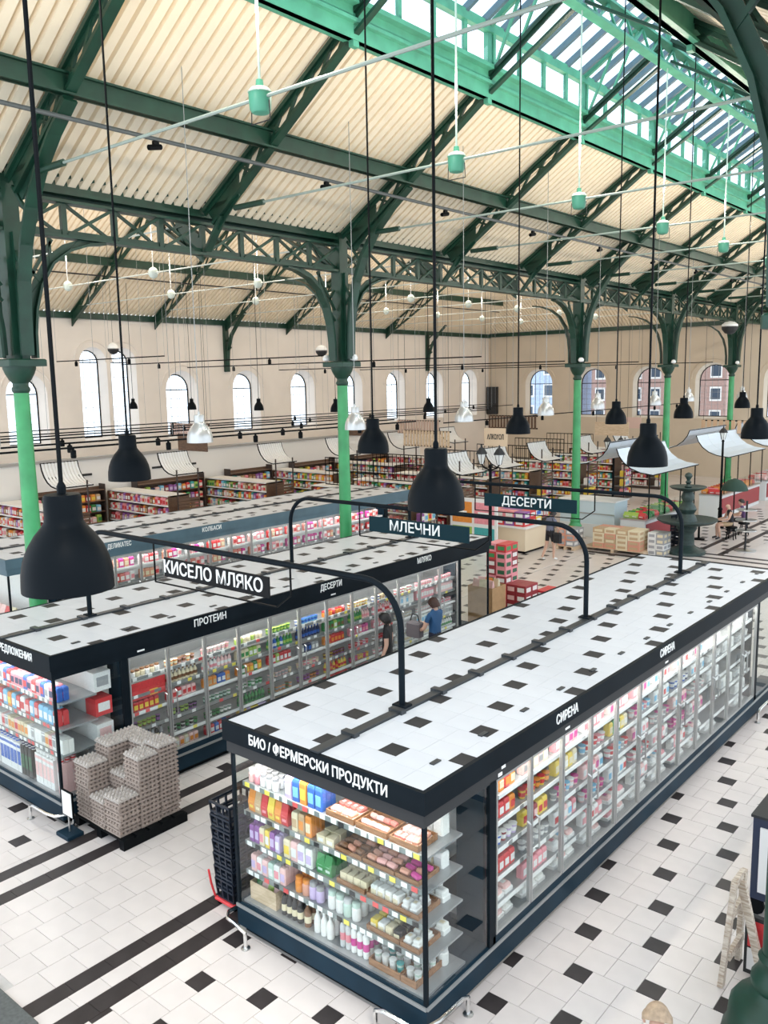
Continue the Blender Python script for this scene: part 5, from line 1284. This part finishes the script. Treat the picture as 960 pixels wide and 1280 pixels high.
b = MB(); b.box(-.95, .95, -.75, .75, .85, .9); b.build('top', WALLW, t)
stack(-11.4, 20.2, .9, 4, 3, 2, .4, .4, .25, [('red', 'white'), ('white', 'blue'), ('purple', 'white'), ('yellow', 'white'), ('pink', 'white')], 'on the low beige podium')
# metal display stools on the right
for i, (x, y) in enumerate(((-4.75, 24.2), (-3.9, 25.6))):
    t = thing('wire_stand', 'round-footed wire display stand at the right edge, %s' % ('nearer one' if i == 0 else 'farther one'), 'stand', (x, y, 0))
    b = MB(); b.lathe([(.36, 0), (.36, .03), (.1, .06), (.04, .08)], 16); b.build('foot', STEEL, t, True)
    b = MB(); b.tube([(0, 0, .05), (0, 0, 1.7)], .035, 8); b.build('pole', DARKG, t)
    for zz in (.7, 1.05, 1.4):
        b = MB(); b.tube([(.34 * math.cos(a), .34 * math.sin(a), zz) for a in [2 * math.pi * q / 12 for q in range(13)]], .014, 5); b.build('ring', STEEL, t)
        b = MB(); b.lathe([(.02, zz - .02), (.3, zz - .02), (.3, zz), (.02, zz)], 12); b.build('tier', GREY, t)
# ------------------------------------------------------------------ egg pallet, trolley stack and right foreground
pallet(-5.55, .68, 1.15, 1.0, 'black pallet under the stacked egg trays', 'pallet', BLACK, .14)
EGGC = mat('egg_tray', (.33, .26, .22), .85, var=.25, scale=40, bump=.6)
EGGT = mat('egg_pulp', (.45, .40, .36), .85, var=.25, scale=50, bump=.6)
eb = MB()
n = 5
eb.box(-.15, .15, -.15, .15, 0, .022)
for i in range(n):
    for j in range(n):
        cx, cy = -.12 + i * .06, -.12 + j * .06; r = .021
        eb.add([(cx - r, cy - r, .022), (cx + r, cy - r, .022), (cx + r, cy + r, .022), (cx - r, cy + r, .022), (cx - r * .4, cy - r * .4, .05), (cx + r * .4, cy - r * .4, .05), (cx + r * .4, cy + r * .4, .05), (cx - r * .4, cy + r * .4, .05)], [(0, 1, 5, 4), (1, 2, 6, 5), (2, 3, 7, 6), (3, 0, 4, 7), (4, 5, 6, 7)])
em = eb.mesh('egg_tray', EGGC); em2 = MB(); em2.v, em2.f, em2.m = list(eb.v), list(eb.f), list(eb.m); em2 = em2.mesh('egg_tray', EGGT)
heights = {(0, 0): 9, (0, 1): 13, (0, 2): 15, (1, 0): 6, (1, 1): 15, (1, 2): 17, (2, 0): 8, (2, 1): 16, (2, 2): 17}
heights = {(0, 0): 14, (1, 0): 7, (2, 0): 9, (0, 1): 17, (1, 1): 11, (2, 1): 17, (0, 2): 17, (1, 2): 17, (2, 2): 18}
for (i, j), hN in heights.items():
    for k in range(hN):
        o = link('egg_tray', em2 if k == hN - 1 else em, None, (-5.93 + i * .345 + R_.uniform(-.008, .008), .36 + j * .32 + R_.uniform(-.008, .008), .141 + k * .058), R_.uniform(-.04, .04), (1.1, 1.03, 1.18))
        lab = 'grey egg tray, %s from the pallet in the %s stack of the %s row' % (ORD[k], ('left', 'middle', 'right')[i], ('near', 'middle', 'far')[j])
        tag(o, lab, 'egg tray', 'stacked egg trays on the black pallet')
t = thing('price_placard', 'small white placard on a stand in front of the egg pallet', 'sign', (-5.92, -.02, 0))
b = MB(); b.cbox(-.15, .15, -.12, .12, 0, .05, .01); b.build('base', NAVYB, t); b = MB(); b.tube([(0, 0, .04), (0, 0, .3)], .014, 6); b.build('pole', STEEL, t)
b = MB(); b.box(-.13, .13, -.012, .012, .26, .62); p_ = b.build('panel', BLACK, t); b = MB(); b.box(-.115, .115, -.016, -.012, .275, .605); b.build('sheet', WALLW, p_)
# stacked black shopping baskets at the left front corner of the near cabinet
for k in range(7):
    T = thing('shopping_basket', 'black plastic shopping basket in the tall nest by the near cabinet, %s from the floor' % ORD[k], 'basket', (-3.02, .42, .10 + k * .155), 0, 'nested black shopping baskets')
    w, d, h = .30 + .006 * k, .42 + .006 * k, .23
    for s in (-1, 1):
        b = MB()
        for j in range(5): v = -d / 2 + d * j / 4; b.bar((s * w / 2 * .9, v * .9, 0), (s * w / 2, v, h), .022)
        for zz in (0, .5, 1): b.bar((s * (w / 2) * (.9 + .1 * zz), -d / 2 * (.9 + .1 * zz), h * zz), (s * (w / 2) * (.9 + .1 * zz), d / 2 * (.9 + .1 * zz), h * zz), .024)
        b.build('side_grid', CRATE, T)
        b = MB()
        for j in range(4): v = -w / 2 + w * j / 3; b.bar((v * .9, s * d / 2 * .9, 0), (v, s * d / 2, h), .022)
        for zz in (0, .5, 1): b.bar((-(w / 2) * (.9 + .1 * zz), s * d / 2 * (.9 + .1 * zz), h * zz), (w / 2 * (.9 + .1 * zz), s * d / 2 * (.9 + .1 * zz), h * zz), .024)
        b.build('end_grid', CRATE, T)
    b = MB(); b.box(-w / 2 * .9, w / 2 * .9, -d / 2 * .9, d / 2 * .9, -.006, .008); b.build('bottom', CRATE, T)
T = thing('basket_trolley', 'red-wheeled trolley base under the nested shopping baskets', 'trolley', (-3.02, .42, 0))
b = MB(); b.cbox(-.17, .17, -.23, .23, .06, .09, .01); b.build('deck', PC['red'], T)
for sx in (-.13, .13):
    for sy in (-.18, .18): b = MB(); b.tube([(sx - .012, sy, .032), (sx + .012, sy, .032)], .032, 10); b.build('wheel', BLACK, T)
b = MB(); b.tube([(-.19, -.2, .08), (-.2, -.24, .25), (-.21, -.26, .42)], .014, 6); b.build('red_handle', PC['red'], T)
# right foreground: weathered wooden stand, dark signboard, red card, plant, stone ledge
t = thing('wooden_easel', 'weathered pale wooden easel frame beside the near right column', 'easel', (1.80, 2.62, 0))
WEATH = wood_mat('weathered_wood', (.40, .30, .22), (.72, .64, .54), 4)
for p, q in (((-.02, -.22, 0), (.03, -.10, 1.05)), ((-.02, .30, 0), (.03, .18, 1.05)), ((.3, .05, 0), (.05, .05, 1.0))): b = MB(); b.bar(p, q, .05, .075); b.build('leg', WEATH, t)
for zz in (.3, .72, 1.02): b = MB(); b.bar((.02, -.2 + zz * .09, zz), (.02, .28 - zz * .09, zz), .045, .08); b.build('rung', WEATH, t)
t = thing('display_trolley', 'dark blue box trolley with a white edge behind the near right column', 'trolley', (1.83, 4.1, 0))
b = MB(); b.box(-.2, .5, -.35, .35, .2, 1.15); b.build('body', mat('trolley_blue', (.015, .025, .06), .4), t); b = MB(); b.box(-.12, .4, -.37, -.35, .3, 1.05); b.build('white_panel', WALLW, t)
b = MB(); b.box(-.22, .52, -.37, .37, 1.15, 1.18); b.build('lid', DARKG, t)
for sx in (-.15, .45):
    for sy in (-.3, .3): b = MB(); b.tube([(sx, sy - .02, .1), (sx, sy + .02, .1)], .1, 10); b.build('wheel', BLACK, t)
t = thing('info_stand', 'red and white card in a dark frame beside the near right column', 'sign', (2.06, 2.78, 0))
b = MB(); b.box(-.18, .3, -.03, .03, .0, .62); b.build('frame', DARKG, t); b = MB(); b.box(-.15, .27, -.036, -.03, .3, .58); b.build('red_card', PC['red'], t); b = MB(); b.box(-.15, .27, -.036, -.03, .05, .28); b.build('white_card', WALLW, t)
t = thing('potted_plant', 'dark leafy potted plant at the right edge behind the blue trolley', 'plant', (1.75, 5.05, 0))
b = MB(); b.lathe([(.16, 0), (.22, .4), (.24, .42), (.2, .42), (.02, .38)], 14); b.build('pot', mat('pot_black', (.02, .02, .02), .5), t, True)
LEAF = mat('leaf_dark', (.012, .035, .015), .5)
lf = MB(); lf.add([(0, 0, 0), (.05, .12, .03), (0, .32, -.02), (-.05, .12, .03), (0, .14, .05)], [(0, 1, 4), (1, 2, 4), (2, 3, 4), (3, 0, 4)]); lf = lf.mesh('leaf', LEAF)
for i in range(60):
    o = link('leaf', lf, t, (R_.uniform(-.16, .16), R_.uniform(-.16, .16), R_.uniform(.45, 1.25))); o.rotation_euler = (R_.uniform(-.5, .9), R_.uniform(-.4, .4), R_.uniform(0, 6.28)); s = R_.uniform(.8, 1.3); o.scale = (s, s, s)
b = MB()
for a in range(5): b.tube([(0, 0, .36), (.1 * math.cos(a * 1.3), .1 * math.sin(a * 1.3), .8), (.18 * math.cos(a * 1.3), .18 * math.sin(a * 1.3), 1.2)], .012, 5)
b.build('stems', mat('stem_brown', (.06, .04, .02), .7), t)
mb = MB(); mb.cbox(-5.6, -2.98, -3.6, -2.06, 0.002, .04, .01); tag(mb.build('floor_mat', mat('mat_grey', (.10, .105, .10), .8, var=.2, scale=30)), 'dark grey floor mat at the lower left corner', 'mat')
# small things hung on the columns and wall
for i, (x, y, z) in enumerate(((XC + .25, TY(6) - .25, 6.45), (XC + .3, TY(8) - .2, 6.43), (XC + .3, TY(10) - .2, 6.43), (XC - .4, TY(3) - .1, 6.42), (XC + .3, TY(3) + .1, 6.42))):
    b = MB(); b.lathe([(.02, -.05), (.09, -.02), (.1, .04), (.06, .1), (.02, .11)], 12); tag(b.build('camera_dome', WHITE, None, True, (x, y, z)), 'small white dome camera on the %s column capital%s' % (('third', 'fourth', 'fifth', 'second', 'second')[i], ' right side' if i == 4 else ''), 'camera')
def speaker(x, y, z, label, d=.5):
    T = thing('globe_speaker', label, 'speaker', (x, y, z))
    b = MB(); b.lathe([(.02, -.25 * d / .5), (.15 * d / .5, -.2 * d / .5), (.24 * d / .5, -.08 * d / .5), (.25 * d / .5, .02)], 16, caps=False); b.build('grille', DARKG, T, True)
    b = MB(); b.lathe([(.25 * d / .5, .0), (.24 * d / .5, .1), (.15 * d / .5, .2), (.02, .24)], 16, caps=False); b.build('shell', WHITE, T, True)
    b = MB(); b.tube([(0, 0, .23), (0, 0, roofz(x, y) - z + .02)], .008, 4); b.build('cord', DARKG, T)
speaker(-21.5, 21.3, 7.2, 'small white and black globe speaker between wall bracket and second column')
speaker(-24.5, 13.2, 7.25, 'black globe speaker in front of the tall pair of windows', .42)
speaker(-8.9, TY(9) + .5, 8.0, 'dark projector globe hanging left of the last column', .7)
mb = MB(); mb.box(-28.35, -27.6, YE - .35, YE - .02, 3.5, 5.35); tag(mb.build('wall_cabinet', DARKG), 'tall dark wall box in the far left corner', 'box')
# things outside the end windows
def outside(x, y, w, h, m, label, nw, nh):
    T = thing('building', label, 'building', (x, y, 0))
    b = MB(); b.box(-w / 2, w / 2, 0, 3, 0, h); b.build('wall', m, T)
    b = MB(); b.box(-w / 2 - .2, w / 2 + .2, -.2, 3.2, h, h + .4); b.build('roof', DARKG, T)
    for i in range(nw):
        for j in range(nh):
            u = -w / 2 + (i + .5) * w / nw; v = 1.2 + j * (h - 1.5) / nh
            b = MB(); b.box(u - w / nw * .28, u + w / nw * .28, -.03, 0, v, v + (h - 1.5) / nh * .62); f = b.build('window', mat('outside_frame', (.7, .68, .66), .5), T)
            b = MB(); b.box(u - w / nw * .22, u + w / nw * .22, -.05, -.03, v + .12, v + (h - 1.5) / nh * .62 - .12); b.build('pane', mat('outside_pane', (.05, .07, .10), .2), f)
outside(-19.5, 52, 9.5, 9, mat('outside_brown', (.34, .22, .19), .8, var=.15), 'brown building seen through the right end windows', 7, 5)
outside(-30, 53, 9, 8, mat('outside_blue', (.35, .42, .55), .8, var=.15), 'bluish building seen through the left end window', 5, 4)
# ------------------------------------------------------------------ people
SKIN = mat('skin', (.62, .38, .28), .5, var=.06, scale=12)
HAIRB = mat('hair_brown', (.055, .02, .012), .55, var=.3, scale=30, bump=.4)
HAIRD = mat('hair_dark', (.012, .009, .008), .5, var=.3, scale=30, bump=.4)
HAIRG = mat('hair_light', (.42, .30, .20), .6, var=.2, scale=30, bump=.4)
EYEM = mat('eye', (.03, .02, .02), .3); LIPM = mat('lip', (.45, .14, .13), .5)
def skin_body(J, E, RAD, root):
    me = bpy.data.meshes.new('body'); names = list(J); idx = {n: i for i, n in enumerate(names)}
    me.from_pydata([J[n] for n in names], [(idx[a], idx[b]) for a, b in E], [])
    o = bpy.data.objects.new('tmp_body', me); COL.objects.link(o)
    m = o.modifiers.new('skin', 'SKIN'); m.use_smooth_shade = True; m.branch_smoothing = .4
    sv = me.skin_vertices[0].data
    for n in names:
        r = RAD[n]; sv[idx[n]].radius = r if isinstance(r, tuple) else (r, r); sv[idx[n]].use_root = n == root
    s = o.modifiers.new('sub', 'SUBSURF'); s.levels = 2; s.render_levels = 2
    dg = bpy.context.evaluated_depsgraph_get(); dg.update()
    out = bpy.data.meshes.new_from_object(o.evaluated_get(dg))
    bpy.data.objects.remove(o); bpy.data.meshes.remove(me)
    return out
def person(label, loc, rz, pose=None, height=1.7, top=None, bottom=None, shoe=None, hair=HAIRB, hair_kind='bob', sleeves='short', legs='long', extra=None, bald=False, headturn=0.0):
    """local frame: faces -y; z up; scaled to height"""
    J = {'pelvis': (0, 0, .96), 'waist': (0, 0, 1.08), 'chest': (0, .0, 1.30), 'neck': (0, .01, 1.46), 'skull': (0, 0, 1.56), 'crown': (0, .005, 1.635), 'nose': (0, -.105, 1.545), 'chin': (0, -.055, 1.49)}
    RAD = {'pelvis': (.155, .115), 'waist': (.13, .10), 'chest': (.155, .11), 'neck': .05, 'skull': (.075, .092), 'crown': (.062, .075), 'nose': .014, 'chin': .036}
    E = [('pelvis', 'waist'), ('waist', 'chest'), ('chest', 'neck'), ('neck', 'skull'), ('skull', 'crown'), ('skull', 'nose'), ('skull', 'chin')]
    for s, t in ((-1, 'r'), (1, 'l')):
        J.update({'sh' + t: (s * .17, .01, 1.385), 'el' + t: (s * .225, .03, 1.11), 'wr' + t: (s * .225, -.06, .875), 'pa' + t: (s * .222, -.085, .80), 'hi' + t: (s * .088, 0, .90), 'kn' + t: (s * .098, -.015, .50), 'an' + t: (s * .10, .02, .085), 'to' + t: (s * .11, -.15, .035)})
        RAD.update({'sh' + t: .058, 'el' + t: .041, 'wr' + t: .028, 'pa' + t: (.034, .018), 'hi' + t: .088, 'kn' + t: .056, 'an' + t: .038, 'to' + t: .036})
        E += [('chest', 'sh' + t), ('sh' + t, 'el' + t), ('el' + t, 'wr' + t), ('wr' + t, 'pa' + t), ('pelvis', 'hi' + t), ('hi' + t, 'kn' + t), ('kn' + t, 'an' + t), ('an' + t, 'to' + t)]
    if pose: J.update(pose)
    for s, t in ((-1, 'r'), (1, 'l')):
        # five fingers continue the wrist-palm direction
        w = Vector(J['wr' + t]); p = Vector(J['pa' + t]); d = (p - w).normalized(); side = Vector((1, 0, 0)) if abs(d.x) < .8 else Vector((0, 1, 0)); side = (side - d * side.dot(d)).normalized(); nrm = d.cross(side)
        for i, L in enumerate((.062, .074, .07, .055)):
            a = 'f%d%s' % (i, t); base = p + side * (-.027 + .018 * i) + d * .03
            J[a + 'a'] = tuple(base); J[a + 'b'] = tuple(base + d * L * .6 + nrm * .006); J[a + 'c'] = tuple(base + d * L + nrm * .022)
            for q in 'abc': RAD[a + q] = .0085
            E += [('pa' + t, a + 'a'), (a + 'a', a + 'b'), (a + 'b', a + 'c')]
        a = 'th' + t; base = p - side * .035 - d * .005
        J[a + 'a'] = tuple(base); J[a + 'b'] = tuple(base - side * .022 + d * .035 + nrm * .012); RAD[a + 'a'] = .010; RAD[a + 'b'] = .009; E += [('pa' + t, a + 'a'), (a + 'a', a + 'b')]
    me = skin_body(J, E, RAD, 'pelvis')
    # colour by nearest bone
    top = top or PC['blue']; bottom = bottom or PC['navy']; shoe = shoe or PC['black']
    mats = [SKIN, top, bottom, shoe]
    for m in mats: me.materials.append(m)
    def region(a, b, t):
        k = a[:2]
        if (a, b) in (('pelvis', 'waist'),): return 2 if t < .35 else 1
        if (a, b) in (('waist', 'chest'),): return 1
        if (a, b) == ('chest', 'neck'): return 1 if t < .72 else 0
        if a == 'chest': return 1
        if k == 'sh': return 1 if (sleeves == 'long' or (sleeves == 'short' and t < .55)) else 0
        if k == 'el' and b[:2] == 'wr': return 1 if sleeves == 'long' and t < .95 else 0
        if a == 'pelvis': return 2
        if k == 'hi': return 2 if (legs == 'long' or t < (.62 if legs == 'shorts' else .9)) else 0
        if k == 'kn': return 2 if legs == 'long' and t < .95 else 0
        if k == 'an': return 3
        return 0
    segs = [(Vector(J[a]), Vector(J[b]), a, b) for a, b in E]
    for pl in me.polygons:
        c = pl.center; best = 9; reg = 0
        for A_, B_, a, b in segs:
            ab = B_ - A_; L2 = ab.length_squared; t = max(0, min(1, (c - A_).dot(ab) / L2)) if L2 else 0
            d = (c - (A_ + ab * t)).length - (RAD[a][0] if isinstance(RAD[a], tuple) else RAD[a]) * (1 - t) - (RAD[b][0] if isinstance(RAD[b], tuple) else RAD[b]) * t
            if d < best: best = d; reg = region(a, b, t)
        pl.material_index = reg
    P = thing('person', label, 'person', loc, rz); P.scale = (height / 1.7,) * 3
    link('body', me, P)
    H = Vector(J['skull']); cr = Vector(J['crown']); up = (cr - H).normalized(); fw = (Vector(J['nose']) - H); fw = (fw - up * fw.dot(up)).normalized(); rt = fw.cross(up)
    def hp(u, v, w): return H + rt * u + fw * v + up * w
    if not bald:
        n, mrows = 18, 9; b = MB(); vs = []; fs = []
        for j in range(mrows + 1):
            for i in range(n):
                th = 2 * math.pi * i / n; front = max(0, math.cos(th))
                low = {'bob': -.085, 'short': -.03, 'long': -.2}[hair_kind]
                ph = j / mrows
                lim = low * (1 - front ** .7) + .055 * front ** .7
                ww = .112 + (lim - .112) * ph; rr = .100 * math.sqrt(max(.0, 1 - (max(ww, -.02) / .115) ** 2)) + (.012 if ph > .6 else .0)
                if j == 0: rr = .002
                vs.append(hp(math.sin(th) * rr * .92, math.cos(th) * rr * 1.06 - .008, ww + .012))
        for j in range(mrows):
            for i in range(n): fs.append((j * n + i, j * n + (i + 1) % n, (j + 1) * n + (i + 1) % n, (j + 1) * n + i))
        b.add(vs, fs); b.build('hair', hair, P, True)
    for s in (-1, 1):
        b = MB(); b.lathe([(.001, -.008), (.008, -.004), (.009, 0), (.006, .006), (.001, .009)], 8, tuple(hp(s * .032, .084, .005))); b.build('eye', EYEM, P)
        b = MB(); b.tube([hp(s * .08, -.005, .02), hp(s * .09, -.012, .0), hp(s * .082, -.002, -.025)], [.008, .013, .006], 6); b.build('ear', SKIN, P)
    b = MB(); b.tube([hp(-.022, .078, -.055), hp(0, .088, -.054), hp(.022, .078, -.055)], .006, 5); b.build('mouth', LIPM, P)
    return P
# woman in the blue shirt at the middle cabinet, reaching to the shelf (faces -x)
person('woman in a blue short-sleeved shirt reaching into the middle cabinet', (-5.52, 7.62, 0), -math.pi / 2, {'elr': (-.25, -.10, 1.10), 'wrr': (-.20, -.33, 1.06), 'par': (-.19, -.41, 1.06), 'ell': (.24, -.08, 1.10), 'wrl': (.17, -.30, 1.0), 'pal': (.15, -.37, .98), 'skull': (0, -.03, 1.55), 'crown': (0, -.05, 1.62), 'nose': (0, -.135, 1.52), 'chin': (0, -.085, 1.48)}, 1.74, PC['blue'] if 0 else mat('shirt_blue', (.02, .09, .22), .7), mat('trousers_navy', (.01, .012, .03), .7))
b = MB(); b.cbox(-.16, .16, -.1, .1, 0, .3, .03); o = b.build('handbag', mat('bag_grey', (.16, .14, .15), .7), None, False, (-5.86, 7.42, .92)); tag(o, 'grey handbag held by the woman in the blue shirt', 'bag')
b2 = MB(); b2.tube([(-.12, 0, .29), (-.06, 0, .44), (.06, 0, .44), (.12, 0, .29)], .012, 6); b2.build('strap', DARKG, o)
person('dark-haired person in a black top standing by the middle cabinet', (-5.62, 6.28, 0), -math.pi / 2 + .5, {'skull': (.02, -.04, 1.54), 'crown': (.03, -.05, 1.615), 'nose': (.02, -.145, 1.51), 'chin': (.02, -.095, 1.47)}, 1.74, mat('top_black', (.008, .008, .010), .7), mat('trousers_black', (.01, .01, .012), .7), hair=HAIRD)
# woman walking away beyond the middle cabinet
person('woman in black shorts with bare legs walking in the far aisle', (-9.35, 19.1, 0), math.pi - .3, {'knr': (-.11, -.10, .50), 'anr': (-.13, -.06, .09), 'tor': (-.14, -.22, .035), 'knl': (.10, .03, .50), 'anl': (.12, .22, .10), 'tol': (.13, .08, .035), 'chest': (0, -.07, 1.29), 'neck': (0, -.11, 1.44), 'skull': (0, -.15, 1.53), 'crown': (0, -.18, 1.60), 'nose': (0, -.25, 1.49), 'chin': (0, -.19, 1.45), 'shr': (-.17, -.06, 1.37), 'shl': (.17, -.06, 1.37), 'elr': (-.25, -.1, 1.12), 'wrr': (-.2, -.25, .98), 'par': (-.18, -.31, .95), 'ell': (.25, -.1, 1.12), 'wrl': (.2, -.25, .98), 'pal': (.18, -.31, .95)}, 1.68, mat('top_greyblue', (.16, .17, .24), .7), mat('shorts_black', (.012, .01, .014), .7), WHITE, HAIRD, 'bob', 'short', 'shorts')
b = MB(); b.cbox(-.14, .14, -.07, .07, 0, .34, .04); o = b.build('shoulder_bag', mat('bag_black', (.012, .012, .014), .6), None, False, (-9.02, 19.02, .62)); tag(o, 'black shoulder bag beside the woman in black shorts', 'bag')
b2 = MB(); b2.tube([(-.12, 0, .32), (-.15, .02, .6), (-.22, .03, .78)], .014, 6); b2.build('strap', mat('bag_black', (0, 0, 0)), o)
# seated pair at the right edge on stools
SIT = {'pelvis': (0, .05, .56), 'waist': (0, .03, .68), 'chest': (0, -.03, .90), 'neck': (0, -.05, 1.06), 'skull': (0, -.08, 1.16), 'crown': (0, -.08, 1.235), 'nose': (0, -.185, 1.145), 'chin': (0, -.135, 1.09), 'shr': (-.17, -.03, .985), 'shl': (.17, -.03, .985),
       'elr': (-.22, -.12, .73), 'wrr': (-.14, -.32, .70), 'par': (-.11, -.39, .69), 'ell': (.22, -.12, .73), 'wrl': (.14, -.32, .70), 'pal': (.11, -.39, .69), 'hir': (-.09, .0, .54), 'hil': (.09, 0, .54), 'knr': (-.11, -.42, .52), 'knl': (.11, -.42, .52), 'anr': (-.11, -.40, .09), 'anl': (.11, -.36, .09), 'tor': (-.12, -.56, .035), 'tol': (.12, -.52, .035)}
person('bald person in a dark top with bare arms seated at the right edge', (-5.85, 26.0, 0), -math.pi / 2 + .6, SIT, 1.78, mat('top_dark', (.02, .02, .03), .7), mat('shorts_tan', (.45, .32, .20), .7), PC['black'], HAIRD, 'short', 'none', 'shorts', None, True)
person('person in a blue and red top seated behind the bald person', (-5.75, 27.1, 0), -math.pi / 2 + .3, SIT, 1.8, mat('top_bluered', (.10, .05, .14), .7), mat('trousers_dark', (.02, .018, .02), .7), PC['black'], HAIRD, 'short')
for i, (x, y) in enumerate(((-5.80, 26.0), (-5.70, 27.1))):
    t = thing('stool', 'dark round stool under the %s seated person' % ('bald' if i == 0 else 'farther'), 'stool', (x, y, 0))
    b = MB(); b.lathe([(.2, .42), (.21, .44), (.2, .47), (.02, .47)], 14); b.build('seat', BLACK, t, True)
    for q in range(4): a = q * math.pi / 2 + .78; b = MB(); b.bar((.12 * math.cos(a), .12 * math.sin(a), .43), (.19 * math.cos(a), .19 * math.sin(a), 0), .03); b.build('leg', BLACK, t)
t = thing('round_table', 'small dark green round table beside the seated people', 'table', (-6.75, 25.4, 0))
b = MB(); b.lathe([(.42, .70), (.43, .72), (.42, .74), (.02, .74)], 18); b.build('top', mat('table_green', (.02, .07, .05), .5), t, True); b = MB(); b.lathe([(.22, 0), (.22, .03), (.04, .06), (.035, .7)], 12); b.build('pedestal', BLACK, t, True)
t = thing('umbrella', 'closed dark green parasol head above the seated people', 'parasol', (-6.35, 27.9, 0))
b = MB(); b.lathe([(.5, 1.55), (.42, 1.75), (.25, 1.92), (.03, 2.0)], 14); b.build('canopy', mat('parasol_green', (.015, .05, .035), .7), t, True); b = MB(); b.tube([(0, 0, 0), (0, 0, 1.95)], .025, 8); b.build('pole', BLACK, t); b = MB(); b.lathe([(.25, 0), (.25, .06), (.05, .1)], 14); b.build('base', BLACK, t)
# shopper right below the gallery, only the head shows at the bottom edge
person('shopper with light brown hair seen from above at the bottom right edge', (2.2, -.30, 0), .4, None, 1.70, mat('top_pale', (.72, .60, .56), .7), PC['grey'], PC['white'], HAIRG, 'short')
flush_pool()
